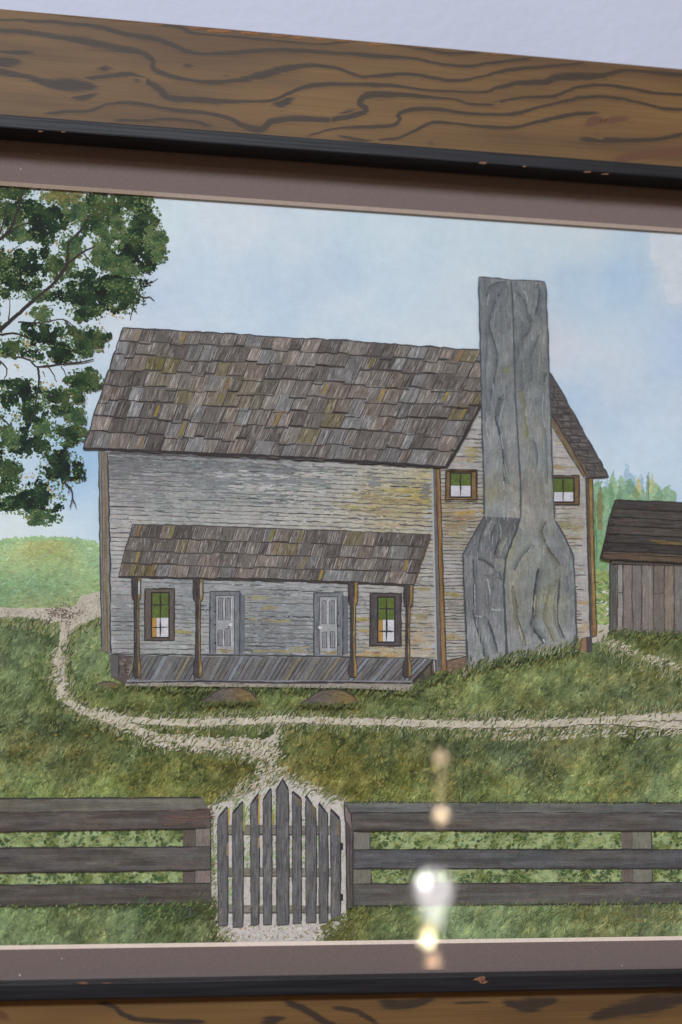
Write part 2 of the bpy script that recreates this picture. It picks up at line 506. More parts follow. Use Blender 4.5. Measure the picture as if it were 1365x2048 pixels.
def wob(pts, amp=1.0, step=8.0, seed=None):
    """hand-drawn wobble along a polyline"""
    p = np.array(pts, float); out = []
    for a, b in zip(p[:-1], p[1:]):
        n = max(2, int(np.hypot(*(b - a)) / step) + 1)
        t = np.linspace(0, 1, n, endpoint=False)[:, None]
        out.append(a + (b - a) * t)
    q = np.concatenate(out + [p[-1:]])
    s = seed if seed is not None else int(rng.integers(0, 9999))
    k = np.arange(len(q)) * 0.7
    q = q.copy()
    q[:, 0] += (vnoise(k, k * 0 + 3, 1.0, s) - .5) * 2 * amp
    q[:, 1] += (vnoise(k, k * 0 + 9, 1.0, s + 1) - .5) * 2 * amp
    return q


def smooth(pts, n=6):
    """Catmull-Rom through the points"""
    p = np.array(pts, float)
    p = np.vstack([2 * p[0] - p[1], p, 2 * p[-1] - p[-2]])
    out = []
    for i in range(1, len(p) - 2):
        for t in np.linspace(0, 1, n, endpoint=False):
            a, b, c, d = p[i - 1], p[i], p[i + 1], p[i + 2]
            out.append(.5 * ((2 * b) + (-a + c) * t + (2 * a - 5 * b + 4 * c - d) * t * t + (-a + 3 * b - 3 * c + d) * t ** 3))
    out.append(p[-2]); return np.array(out)


def wvar(n, w0, lo=.55, hi=1.35, ends=True):
    s = int(rng.integers(0, 9999))
    v = w0 * (lo + (hi - lo) * vnoise(np.arange(n) * .5, np.zeros(n), 1.0, s))
    if ends and n > 4: v[0] *= .4; v[-1] *= .4
    return v


def line(L, pts, wd, c, amp=.8, curve=False, step=7):
    q = smooth(pts) if curve else pts
    q = wob(q, amp, step)
    L.ribbon(q, wvar(len(q), wd), c)


def jitc(c, n, s=10, common=.7):
    c = np.asarray(c, float)
    base = np.tile(c, (n, 1)) if c.ndim == 1 else c
    return base + rng.normal(0, s, (n, 1)) * common + rng.normal(0, s * .28, (n, 3))


def hatch(L, poly, n, ang, ln, wd, cf, aj=.08, taper=.3):
    x, y = scatter(poly, n)
    n = len(x)
    if n == 0: return
    a = ang + rng.normal(0, aj, n)
    l = ln * rng.uniform(.5, 1.3, n); ww = wd * rng.uniform(.6, 1.4, n)
    ok = inside(poly, x + np.cos(a) * l * .5, y + np.sin(a) * l * .5) & inside(poly, x - np.cos(a) * l * .5, y - np.sin(a) * l * .5)
    x, y, a, l, ww = x[ok], y[ok], a[ok], l[ok], ww[ok]
    c = cf(x, y)
    L.dabs(x, y, l, ww, a, c, taper)


def T(ox, oy, s, pts): return [(ox + p[0] * s, oy + p[1] * s) for p in pts]


def lerp(a, b, t): return np.asarray(a, float) + (np.asarray(b, float) - np.asarray(a, float)) * t


def bil(q, u, v):
    """quad TL,TR,BR,BL"""
    u = np.asarray(u, float)[..., None]; v = np.asarray(v, float)[..., None]
    q = np.array(q, float)
    return (q[0] * (1 - u) + q[1] * u) * (1 - v) + (q[3] * (1 - u) + q[2] * u) * v


def pick(cols, wts, n):
    k = rng.choice(len(cols), n, p=np.array(wts) / np.sum(wts)); return np.array(cols, float)[k]

# ================================================================ the picture
# ---- sky wash
SKY = [(330, 420, 196, 211, 224), (450, 450, 196, 208, 223), (600, 470, 190, 205, 221), (760, 470, 187, 205, 221), (900, 500, 188, 204, 219),
       (400, 560, 186, 203, 223), (520, 580, 180, 199, 221), (650, 560, 178, 197, 220), (800, 560, 184, 202, 221), (920, 600, 188, 203, 219),
       (330, 620, 184, 200, 222), (480, 640, 184, 202, 222), (700, 640, 188, 204, 221), (880, 660, 190, 204, 219),
       (230, 680, 192, 205, 222), (180, 800, 188, 204, 222), (190, 760, 186, 203, 222), (170, 900, 150, 183, 217), (150, 960, 146, 180, 216), (185, 1000, 172, 197, 221),
       (100, 1060, 196, 209, 221), (20, 1060, 198, 210, 220), (190, 1060, 180, 200, 220), (60, 500, 190, 206, 222), (50, 700, 190, 206, 222), (60, 900, 176, 198, 221),
       (1110, 480, 186, 201, 216), (1200, 480, 186, 200, 214), (1280, 500, 164, 190, 216), (1250, 560, 160, 187, 215), (1300, 560, 164, 190, 217),
       (1200, 590, 172, 194, 217), (1145, 590, 164, 189, 216), (1115, 600, 186, 199, 215), (1120, 680, 190, 197, 213), (1200, 680, 180, 196, 215),
       (1280, 650, 176, 195, 217), (1350, 660, 168, 189, 218), (1340, 720, 172, 192, 218), (1150, 740, 187, 198, 214), (1250, 740, 182, 196, 215),
       (1150, 790, 163, 188, 217), (1180, 795, 165, 189, 217), (1210, 790, 190, 197, 212), (1220, 840, 168, 190, 217), (1180, 850, 182, 198, 217), (1260, 880, 178, 197, 219),
       (1340, 800, 180, 196, 217), (1300, 900, 180, 199, 220), (1350, 950, 176, 197, 219), (1240, 930, 182, 200, 219),
       (1330, 500, 192, 200, 211), (1350, 530, 193, 200, 211), (1345, 575, 188, 198, 213)]
skyf = field(SKY, 34)
L = Layer('painted_sky', 'pale blue wash of sky with faint pink clouds', mat=M_sky)
gx, gy = np.meshgrid(np.arange(-90, 1475, 9.0), np.arange(330, 1130, 9.0))
cc = skyf(gx, gy).reshape(gx.shape + (3,)) + np.array([9.0, 5.0, -2.0])
nz = (vnoise(gx, gy, 34, 5) - .5) * 5 + (vnoise(gx, gy * 1.6, 80, 6) - .5) * 6
cc = cc + nz[..., None] * np.array([1.1, .6, .2])
P = np.stack([gx, gy], 2)
quad = lambda a: np.stack([a[:-1, :-1], a[:-1, 1:], a[1:, 1:], a[1:, :-1]], 2).reshape(-1, a.shape[2])
LV = quad(P); n = len(LV) // 4
L.V.append(np.column_stack([LV, np.full(len(LV), 0.0)])); L.Cc.append(quad(cc)); L.S.append(np.full(n, 4))
# soft cloud at the right edge
x = rng.normal(1362, 26, 220); y = rng.uniform(468, 600, 220)
k = x > 1318 - 12 * np.sin((y - 470) / 18) + (y > 560) * (y - 560) * .8
L.blobs(x[k], y[k], rng.uniform(8, 15, k.sum()), jitc((200, 206, 214), k.sum(), 1.5), n=9)
L.build()

# ---- far conifers
L = Layer('painted_conifers', 'row of soft green and blue conifers behind the shed')
def conifer(cx, top, bot, wd, c):
    n = int((bot - top) / 3)
    t = np.linspace(0, 1, n)
    for rep in range(2):
        yy = top + (bot - top) * t
        L.blobs(cx + rng.normal(0, wd * .14, n), yy, wd * (.12 + .42 * np.minimum(1, t * 2.2)) * rng.uniform(.7, 1.15, n), jitc(lerp(c, (152, 166, 140), .22), n, 5), n=7)
for cx, top, wd in ((1227, 941, 13), (1256, 930, 17), (1268, 950, 12), (1283, 948, 9), (1215, 956, 10), (1243, 955, 10)):
    conifer(cx, top, 1010, wd, (158, 184, 212))
L.up()
L.poly([(1184, 985), (1215, 985), (1260, 992), (1320, 990), (1346, 1004), (1346, 1015), (1230, 1012), (1205, 1100), (1222, 1135), (1222, 1160), (1184, 1160)], (150, 176, 160))
for cx, top, wd, c in ((1196, 961, 18, (120, 158, 130)), (1226, 950, 15, (150, 178, 140)), (1243, 953, 17, (140, 172, 150)), (1261, 960, 19, (112, 150, 128)),
                       (1278, 955, 10, (188, 182, 126)), (1297, 945, 9, (120, 150, 142)), (1304, 946, 9, (192, 186, 128)), (1312, 968, 18, (150, 178, 140)),
                       (1319, 978, 15, (124, 160, 126)), (1337, 972, 20, (132, 166, 138)), (1221, 966, 14, (104, 146, 104)), (1212, 974, 14, (110, 150, 112)),
                       (1241, 972, 13, (104, 144, 108)), (1271, 976, 14, (120, 140, 100)), (1287, 980, 13, (130, 162, 132)), (1250, 985, 14, (120, 156, 120)), (1262, 990, 14, (136, 170, 132))):
    conifer(cx, top, 1012, wd, c)
for cx, top, bot, wd, c in ((1194, 1000, 1150, 17, (120, 160, 118)), (1207, 985, 1110, 14, (112, 152, 108)), (1200, 974, 1055, 11, (112, 112, 70)), (1214, 990, 1080, 12, (130, 164, 128)),
                            (1190, 1040, 1150, 12, (104, 150, 108)), (1206, 1070, 1150, 14, (120, 158, 104))):
    conifer(cx, top, bot, wd, c)
for cx, a, b in ((1190, 1000, 1125), (1193, 1060, 1120), (1297, 960, 1000)):
    line(L, [(cx, a), (cx, b)], 1.8, (84, 112, 92), .5)
x, y = scatter([(1185, 1140), (1222, 1140), (1222, 1262), (1190, 1262)], 420)
L.dabs(x, y, rng.uniform(5, 10, 420), 3, rng.uniform(-.6, .6, 420), pick([(142, 156, 92), (122, 144, 84), (160, 160, 100), (92, 120, 74), (150, 170, 112)], [4, 3, 2, 1.5, 2], 420))
L.build()

# ---- hill and far path
L = Layer('painted_hill', 'light green rounded hill at the left of the house')
hill = [(-90, 1090), (0, 1083), (60, 1077), (140, 1078), (206, 1092), (206, 1185), (160, 1192), (150, 1216), (60, 1218), (-90, 1212)]
hf = field([(20, 1090, 158, 178, 132), (60, 1100, 170, 166, 108), (110, 1095, 168, 164, 104), (160, 1095, 146, 170, 128), (190, 1120, 148, 172, 132), (120, 1130, 150, 172, 124),
            (40, 1130, 156, 174, 124), (90, 1125, 138, 158, 104), (130, 1112, 142, 150, 96), (60, 1160, 132, 160, 118), (120, 1160, 126, 154, 112), (170, 1160, 146, 170, 124), (30, 1180, 112, 142, 102),
            (70, 1180, 102, 132, 98), (120, 1185, 112, 140, 100), (60, 1205, 146, 150, 104), (120, 1210, 140, 146, 98), (160, 1190, 138, 152, 104), (190, 1180, 130, 150, 100)], 20)
L.poly(hill, (154, 172, 124))
x, y = scatter(hill, 3200)
L.dabs(x, y, rng.uniform(6, 15, 3200), rng.uniform(2, 4.5, 3200), rng.normal(-.15, .45, 3200), jitc(hf(x, y) + 7, 3200, 11))
x = rng.uniform(-60, 206, 260); y = np.interp(x, [-60, 0, 60, 140, 206], [1089, 1083, 1077, 1078, 1092]) + rng.normal(0, 2.5, 260)
L.blobs(x, y, rng.uniform(1.5, 4, 260), jitc((150, 176, 130), 260, 10))
L.build()

# ---- ground: light path underneath, then all the grass
L = Layer('painted_path', 'pale sandy footpath winding round the house to the gate')
pb = [(-90, 1211), (60, 1217), (150, 1214), (162, 1192), (206, 1181), (206, 1250), (1480, 1250), (1480, 1960), (-90, 1960)]
L.poly(pb, (178, 170, 158))
x, y = scatter(pb, 9000)
L.dabs(x, y, rng.uniform(5, 14, 9000), rng.uniform(2, 4, 9000), rng.normal(-.6, .5, 9000), jitc(pick([(180, 171, 158), (174, 165, 152), (184, 176, 164)], [3, 2, 2], 9000), 9000, 3))
fp = [(-60, 1216), (150, 1218), (200, 1186), (204, 1250), (150, 1262), (120, 1250), (-60, 1238)]
x, y = scatter(fp, 420)
L.blobs(x, y, rng.uniform(.8, 1.8, 420), jitc((152, 138, 124), 420, 9), n=5)
x = rng.normal(125, 18, 200); y = rng.normal(1228, 12, 200)
L.blobs(x, y, rng.uniform(.9, 2.2, 200), jitc((112, 96, 88), 200, 12), n=5)
x, y = scatter([(120, 1250), (145, 1250), (138, 1330), (135, 1390), (150, 1410), (120, 1400), (100, 1350), (115, 1300)], 200)
L.blobs(x, y, rng.uniform(.8, 1.8, 200), jitc((140, 126, 116), 200, 10), n=5)
L.build()

GR = [(30, 1260, 78, 98, 70), (70, 1300, 70, 92, 62), (30, 1350, 86, 106, 74), (90, 1380, 78, 96, 60), (40, 1430, 86, 97, 64), (110, 1430, 66, 74, 46), (150, 1480, 64, 72, 42), (60, 1500, 88, 90, 56),
      (30, 1560, 90, 100, 62), (150, 1540, 82, 84, 48), (250, 1480, 62, 71, 40), (300, 1540, 76, 82, 44), (400, 1540, 78, 82, 42), (200, 1588, 108, 122, 68), (60, 1588, 110, 132, 80), (350, 1582, 106, 110, 58), (460, 1530, 82, 82, 44),
      (170, 1270, 88, 108, 78), (200, 1330, 98, 120, 82), (160, 1330, 66, 86, 60), (180, 1380, 100, 106, 62), (230, 1410, 72, 78, 42), (300, 1410, 76, 78, 44), (300, 1388, 100, 110, 62), (380, 1412, 68, 75, 42), (450, 1422, 86, 90, 50),
      (540, 1385, 100, 114, 68), (560, 1412, 74, 82, 46), (760, 1400, 78, 88, 52), (800, 1385, 92, 102, 62), (680, 1420, 86, 90, 52),
      (350, 1450, 62, 77, 46), (480, 1455, 64, 76, 46), (600, 1470, 76, 82, 46), (650, 1520, 84, 85, 42), (700, 1560, 92, 92, 46), (600, 1575, 108, 104, 62), (760, 1500, 70, 77, 44), (800, 1550, 88, 93, 48), (850, 1480, 66, 73, 46),
      (900, 1500, 70, 79, 52), (950, 1550, 82, 89, 52), (1000, 1500, 78, 91, 64), (1100, 1520, 86, 91, 60), (1150, 1580, 108, 119, 70), (1250, 1540, 92, 99, 60), (1300, 1510, 76, 89, 60), (1340, 1570, 106, 122, 80), (1000, 1590, 102, 114, 66), (800, 1595, 112, 118, 64),
      (900, 1350, 98, 104, 62), (950, 1380, 110, 118, 70), (1000, 1340, 82, 95, 60), (1050, 1370, 100, 110, 68), (1100, 1330, 86, 97, 60), (1150, 1350, 96, 106, 66), (1200, 1320, 86, 95, 60), (1250, 1360, 94, 100, 66), (1300, 1390, 88, 97, 64),
      (1050, 1420, 80, 87, 56), (900, 1420, 94, 100, 60), (1200, 1420, 80, 87, 56), (1340, 1340, 84, 89, 58), (1250, 1280, 84, 92, 52), (1340, 1285, 88, 97, 56), (1290, 1300, 76, 84, 48),
      (50, 1830, 86, 112, 76), (150, 1840, 82, 96, 64), (250, 1830, 76, 102, 68), (330, 1850, 74, 92, 58), (50, 1870, 102, 122, 84), (200, 1870, 96, 110, 76), (380, 1860, 68, 82, 52), (420, 1870, 88, 90, 58),
      (700, 1830, 90, 92, 50), (780, 1850, 80, 93, 60), (900, 1830, 106, 130, 96), (1000, 1840, 98, 118, 84), (1100, 1850, 92, 107, 70), (1200, 1850, 100, 105, 66), (1340, 1850, 98, 108, 74)]
grf = field(GR, 32)
GRASS = [
    [(-90, 1238), (60, 1240), (118, 1252), (122, 1290), (108, 1325), (98, 1362), (128, 1402), (190, 1443), (290, 1478), (420, 1500), (500, 1512), (530, 1530), (505, 1562), (430, 1610), (-90, 1610)],
    [(150, 1258), (208, 1235), (225, 1350), (260, 1372), (830, 1378), (870, 1340), (1000, 1330), (1160, 1295), (1205, 1285), (1300, 1330), (1365, 1352), (1480, 1365), (1480, 1412), (1300, 1418), (1240, 1432), (1000, 1428), (760, 1440), (560, 1428), (330, 1432), (215, 1432), (165, 1412), (142, 1392), (140, 1320)],
    [(270, 1456), (330, 1447), (480, 1450), (548, 1452), (540, 1472), (420, 1470), (330, 1464)],
    [(572, 1455), (760, 1450), (1000, 1468), (1180, 1462), (1320, 1458), (1480, 1470), (1480, 1612), (680, 1612), (618, 1580), (555, 1545), (552, 1490)],
    [(1205, 1268), (1300, 1268), (1480, 1272), (1480, 1345), (1365, 1330), (1290, 1318), (1215, 1290)],
    [(-90, 1800), (425, 1800), (440, 1840), (430, 1870), (455, 1885), (450, 1960), (-90, 1960)],
    [(688, 1815), (1480, 1800), (1480, 1960), (640, 1960), (650, 1885), (640, 1855), (690, 1838)],
]
L = Layer('painted_grass', 'mottled olive and green meadow grass round the house')


def grass(L, poly, dens, size=1.0, bright=0, seed=0, spread=14):
    P = np.array(poly, float)
    A_ = abs(np.sum(P[:, 0] * np.roll(P[:, 1], -1) - np.roll(P[:, 0], -1) * P[:, 1])) / 2
    L.poly(poly, grf(P[:, 0].mean(), P[:, 1].mean())[0])
    for coat in range(5):
        n = int(A_ * dens * (0.30, 0.50, 0.45, 0.30, 0.22)[coat])
        x, y = scatter(poly, n)
        c = grf(x, y)
        cl1 = vnoise(x + y * .5, y, 17, seed + 1) - .5; cl2 = vnoise(x + y * .6, y, 8, seed + 2) - .5
        blot = cl1 * 52 + cl2 * 36 + (vnoise(x, y * 2.4, 55, seed + 7) - .5) * 36
        warm = (vnoise(x, y, 30, seed + 3) - .5)[:, None] * np.array([22, 6, -8]) + (vnoise(x, y, 9, seed + 4) - .5)[:, None] * np.array([16, 4, -4])
        c = c + blot[:, None] * np.array([1.0, .95, .7]) + warm + bright
        c = c + rng.normal(0, spread, (n, 1)) * np.array([1, 1, .7]) * (.3, .5, .7, 1.3, 1.7)[coat]
        c[:, 2] = np.minimum(c[:, 2], c[:, 1] * .70); c[:, 0] = np.maximum(c[:, 0], c[:, 1] * .87); c = np.clip(c, (40, 46, 30), (180, 184, 120))
        ln = (20, 14, 10, 9, 12)[coat] * size * rng.uniform(.6, 1.4, n); wd = (11, 5.4, 3.8, 2.1, 1.7)[coat] * size * rng.uniform(.7, 1.3, n)
        a = rng.normal((-.7, -.7, -.8, -.95, -1.05)[coat], .36, n)
        L.dabs(x, y, ln, wd, a, c, (.6, .6, .6, .8, .85)[coat], .08)
        if coat == 2:
            n = int(A_ * dens * .55); x, y = scatter(poly, n); c = grf(x, y) + bright
            c = c + ((vnoise(x, y, 9, seed + 12) - .5) * 46 + (vnoise(x, y, 22, seed + 13) - .5) * 44 + rng.normal(0, 9, n))[:, None] * np.array([1, .95, .66])
            c[:, 2] = np.minimum(c[:, 2], c[:, 1] * .70); c[:, 0] = np.maximum(c[:, 0], c[:, 1] * .87); c = np.clip(c, (42, 48, 32), (180, 184, 120))
            L.blobs(x, y, rng.uniform(1.3, 3.4, n), c, n=6, jit=.4, asp=1.3, ang=-.8)


for k, p in enumerate(GRASS): grass(L, p, .055, 1.0, np.array([9.0, 8.0, 3.0]), seed=k * 31)
# ragged tufts where grass meets path
def tufts(L, pts, n, c, ln=(8, 18), up=True, jit=5, lean=-1.1):
    p = np.array(pts, float)
    s = np.concatenate([[0], np.cumsum(np.hypot(*np.diff(p, axis=0).T))])
    t = rng.uniform(0, s[-1], n)
    x = np.interp(t, s, p[:, 0]) + rng.normal(0, jit, n); y = np.interp(t, s, p[:, 1]) + rng.normal(0, jit, n)
    a = rng.normal(lean, .35, n)
    L.dabs(x, y, rng.uniform(*ln, n), rng.uniform(1.4, 2.8, n), a, jitc(c, n, 12) if not callable(c) else c(n), .85, .12)
GT = lambda n: pick([(62, 74, 46), (84, 96, 56), (112, 122, 72), (58, 66, 44), (120, 116, 62)], [3, 3, 2, 2, 1], n)
L.up()
for e_ in ([(-60, 1240), (60, 1246), (118, 1256)], [(150, 1262), (205, 1240)], [(122, 1290), (108, 1325), (98, 1362), (128, 1402), (190, 1443), (290, 1480), (420, 1503), (520, 1516)],
           [(145, 1262), (140, 1320), (142, 1392), (165, 1412), (215, 1434), (330, 1436), (560, 1430), (760, 1442), (1000, 1430), (1240, 1432), (1300, 1420), (1400, 1412)],
           [(270, 1458), (330, 1449), (480, 1452), (550, 1452)], [(572, 1455), (760, 1452), (1000, 1470), (1180, 1462), (1320, 1458), (1420, 1466)],
           [(555, 1548), (552, 1495), (572, 1458)], [(530, 1530), (505, 1562), (430, 1610)], [(555, 1548), (618, 1582), (680, 1612)],
           [(1205, 1290), (1300, 1330), (1365, 1352)], [(1215, 1290), (1290, 1318), (1380, 1332)]):
    ln = sum(math.dist(a, b) for a, b in zip(e_[:-1], e_[1:]))
    tufts(L, e_, int(ln * .9), lambda n: jitc(pick([(138, 136, 104), (122, 126, 84), (152, 146, 118)], [2, 2, 2], n), n, 8), (7, 15), jit=5.5)
    tufts(L, e_, int(ln * .6), GT)
# pale path strokes worked back over the grass
for e_, w_ in (([(128, 1248), (122, 1300), (114, 1345), (124, 1386), (146, 1410), (190, 1430), (250, 1444)], 13), ([(230, 1438), (330, 1444), (450, 1444), (560, 1438), (700, 1443), (860, 1447), (1000, 1449), (1150, 1444), (1280, 1436), (1440, 1428)], 11), ([(250, 1446), (320, 1474), (420, 1488), (540, 1492)], 9),
               ([(1200, 1440), (1300, 1450), (1440, 1452)], 8)):
    for o_ in (-3.5, 0, 3.5):
        q = wob(smooth(e_), 1.6, 6) + np.array([0, o_]); L.ribbon(q, wvar(len(q), w_ * .55), jitc((183, 174, 159), len(q), 3))
PT = lambda n: jitc(pick([(187, 178, 164), (180, 171, 156), (191, 184, 172), (170, 160, 132)], [3, 2, 1.4, 1], n), n, 4)
L.up()
for e_, d in (([(118, 1300), (112, 1345), (120, 1382), (142, 1408), (185, 1428), (240, 1444)], 1.3), ([(180, 1420), (260, 1440), (400, 1446), (560, 1438), (760, 1446), (1000, 1448), (1200, 1440), (1365, 1430), (1440, 1428)], .55),
              ([(230, 1448), (300, 1472), (420, 1486), (540, 1490), (560, 1470)], .6), ([(545, 1505), (525, 1530), (545, 1555), (500, 1580), (440, 1610)], .7),
              ([(560, 1550), (600, 1575), (640, 1595), (690, 1612)], .7), ([(1205, 1275), (1260, 1300), (1330, 1325), (1400, 1345)], .5),
              ([(1000, 1470), (1080, 1474), (1200, 1466), (1365, 1462)], .35)):
    ln = sum(math.dist(a, b) for a, b in zip(e_[:-1], e_[1:]))
    tufts(L, e_, int(ln * d), PT, (6, 15), jit=4.5, lean=-.6)
for e_, d, j_ in (([(300, 1478), (420, 1490), (548, 1500)], 1.3, 9), ([(548, 1505), (528, 1532), (562, 1552)], 2.2, 11), ([(440, 1606), (480, 1588), (530, 1560)], 1.6, 8), ([(575, 1558), (640, 1590), (690, 1610)], 1.2, 6)):
    ln = sum(math.dist(a, b) for a, b in zip(e_[:-1], e_[1:]))
    tufts(L, e_, int(ln * d), PT, (6, 13), jit=j_, lean=-.7)
for e_, d in (([(240, 1438), (400, 1444), (560, 1436), (760, 1444), (1000, 1446), (1200, 1440), (1365, 1430)], .22), ([(124, 1290), (112, 1345), (122, 1386), (146, 1412), (240, 1446)], .35), ([(250, 1455), (300, 1472), (420, 1486), (540, 1492)], .45),
              ([(545, 1500), (525, 1528), (545, 1552), (500, 1578), (440, 1606)], .5), ([(560, 1552), (640, 1596), (690, 1610)], .4), ([(1205, 1275), (1260, 1300), (1330, 1325), (1400, 1345)], .4), ([(1000, 1462), (1365, 1458)], .3)):
    ln = sum(math.dist(a, b) for a, b in zip(e_[:-1], e_[1:]))
    tufts(L, e_, int(ln * d), lambda n: jitc(pick([(84, 94, 56), (120, 122, 74), (150, 138, 90), (70, 80, 50), (132, 126, 84)], [3, 2, 1, 2, 1.5], n), n, 8), (7, 14), jit=7, lean=-.9)
# ochre flecks
x, y = scatter([(-60, 1450), (1400, 1480), (1400, 1600), (-60, 1600)], 160)
L.blobs(x, y, rng.uniform(1.2, 2.6, 160), jitc((140, 116, 52), 160, 12), n=5)
L.build()

# ---- stones
def boulder(cx, cy, wx, hy, lab):
    B_ = Layer('painted_boulder', lab)
    out = [(-1, .9), (-.75, .3), (-.45, -.55), (-.2, -.95), (.35, -1), (.62, -.7), (.85, -.1), (1, .6), (.8, .85), (.2, 1), (-.5, 1)]
    p = [(cx + a * wx, cy + b * hy) for a, b in out]
    B_.poly(p, (92, 84, 78))
    bf = field([(cx - .7 * wx, cy + .4 * hy, 84, 76, 72), (cx - .3 * wx, cy - .3 * hy, 100, 92, 86), (cx + .1 * wx, cy - .7 * hy, 86, 78, 70), (cx + .5 * wx, cy, 128, 102, 56), (cx + .2 * wx, cy + .5 * hy, 104, 92, 74), (cx + .85 * wx, cy + .3 * hy, 112, 96, 60)], wx * .3)
    hatch(B_, p, 420, .15, wx * .3, 3, lambda x, y: jitc(bf(x, y), len(x), 9), .4)
    line(B_, p[:8], 2.4, (66, 58, 54), .6)
    B_.up()
    tufts(B_, [(cx - wx * 1.05, cy + hy), (cx + wx * 1.05, cy + hy)], int(wx * 1.6), lambda n: grf(rng.uniform(cx - wx, cx + wx, n), np.full(n, cy + hy + 8)) + rng.normal(0, 12, (n, 1)), (7, 13), jit=2.5)
    B_.build()


# ---- shed on the right
L = Layer('painted_shed', 'low brown plank shed at the right edge')
sw = [(1219, 1118), (1480, 1126), (1480, 1272), (1360, 1268), (1219, 1262)]
L.poly(sw, (112, 104, 99))
bx = [1219, 1234, 1245, 1264, 1282, 1306, 1328, 1347, 1372, 1395, 1420, 1450, 1478]
bc = [(82, 80, 76), (138, 132, 128), (118, 108, 102), (114, 107, 104), (122, 113, 107), (106, 97, 90), (126, 112, 100), (112, 108, 104), (118, 110, 102), (108, 102, 98), (118, 110, 104), (112, 106, 100)]
for a, b, c in zip(bx[:-1], bx[1:], bc):
    q = [(a, 1120), (b, 1120), (b, 1268), (a, 1266)]
    hatch(L, q, int((b - a) * 14), 1.57, 36, 2.4, lambda x, y, c=c: jitc(c, len(x), 8), .03)
L.up()
for a in bx[1:-1]:
    line(L, [(a, 1124), (a + rng.uniform(-1, 1), 1200), (a + rng.uniform(-1, 2), 1266)], 2.4, (70, 62, 60), .8)
line(L, [(1234, 1186), (1245, 1186)], 1.6, (80, 72, 68)); line(L, [(1306, 1188), (1328, 1187)], 1.6, (80, 72, 68)); line(L, [(1347, 1200), (1372, 1201)], 1.6, (80, 76, 72))
line(L, [(1220, 1122), (1219, 1262)], 3, (66, 66, 62), .7)
L.poly([(1222, 1119), (1480, 1126), (1480, 1136), (1222, 1128)], (78, 72, 70))
L.up()
sr = [(1229, 1001), (1300, 1003), (1365, 1007), (1480, 1014), (1480, 1134), (1365, 1127), (1199, 1119), (1208, 1080), (1217, 1040)]
L.poly(sr, (66, 61, 59))
for k in range(7):
    t0, t1 = k / 7, (k + 1) / 7
    e0 = bil([(1229, 1001), (1480, 1014), (1480, 1134), (1199, 1119)], [0, 1, 1, 0], [t0, t0, t1, t1])
    base = np.array([(64, 58, 56), (72, 65, 61), (70, 63, 60), (76, 68, 63), (64, 59, 56), (60, 55, 53), (92, 76, 62)][k], float)
    hatch(L, [tuple(p) for p in e0], 420, .045, 50, 2.4, lambda x, y, b=base: jitc(b, len(x), 8), .03)
    if k: line(L, [tuple(e0[0]), tuple(e0[1])], 2.8, (42, 39, 38), .9)
L.up()
line(L, [(1229, 1001), (1300, 1003), (1480, 1013)], 2.4, (48, 46, 46)); line(L, [(1229, 1001), (1217, 1040), (1199, 1119)], 2.6, (44, 42, 42), 1.3)
line(L, [(1199, 1119), (1365, 1127), (1480, 1134)], 2.6, (50, 44, 42))
line(L, [(1205, 1108), (1365, 1116), (1480, 1122)], 2, (50, 46, 44))
x, y = scatter([(1300, 1080), (1365, 1084), (1365, 1092), (1310, 1088)], 24)
L.dabs(x, y, 16, 2, .04, jitc((106, 90, 56), 24, 8))
tufts(L, [(1219, 1264), (1365, 1270), (1420, 1272)], 150, GT, (9, 18), jit=3)
L.build()

# ---- house: gable wall
SIDE = [(1000, 860, 158, 154, 150)]
L = Layer('painted_gable_wall', 'narrow grey clapboard gable wall beside the chimney')
gw = [(868, 930), (893, 934), (961, 811), (1030, 740), (1101, 838), (1173, 955), (1180, 1274), (1150, 1278), (940, 1314), (880, 1322)]
L.poly(gw, (158, 155, 153))
gf = field([(940, 880, 164, 160, 156), (930, 930, 160, 156, 152), (950, 1020, 164, 152, 132), (910, 1040, 150, 136, 104), (915, 1060, 130, 118, 96), (950, 1080, 160, 156, 152), (900, 1120, 158, 154, 150),
            (900, 1180, 156, 152, 148), (905, 1220, 138, 132, 122), (900, 1260, 160, 155, 150), (915, 1290, 160, 154, 148), (1130, 900, 166, 160, 154), (1130, 1030, 158, 152, 148), (1145, 1060, 152, 142, 120),
            (1160, 1120, 160, 157, 156), (1160, 1200, 160, 154, 150), (1165, 1260, 164, 152, 142)], 26)
hatch(L, gw, 4200, .01, 22, 2.6, lambda x, y: jitc(gf(x, y), len(x), 9), .02)
L.up()
yy = 826.0
while yy < 1318:
    for xa, xb in ((880, 970), (1085, 1182)):
        x0 = xa
        while x0 < xb:
            ln = rng.uniform(30, 90)
            n = int(ln / 5) + 2
            xs = np.linspace(x0, min(xb, x0 + ln), n); ys = yy + (xs - 880) * .008 + (vnoise(xs, xs * 0 + yy, 9, 3) - .5) * 2.4
            k = inside(gw, xs, ys)
            if k.all(): L.ribbon(np.column_stack([xs, ys]), wvar(n, rng.uniform(1.5, 2.9)), jitc(pick([(90, 84, 82), (112, 105, 100), (78, 74, 72), (122, 106, 80)], [3, 2, 2, .6], 1)[0], 1, 6)[0])
            x0 += ln + (rng.uniform(0, 18) if rng.random() < .35 else 0)
    yy += rng.uniform(7.5, 10) if yy < 1040 else rng.uniform(5.5, 8)
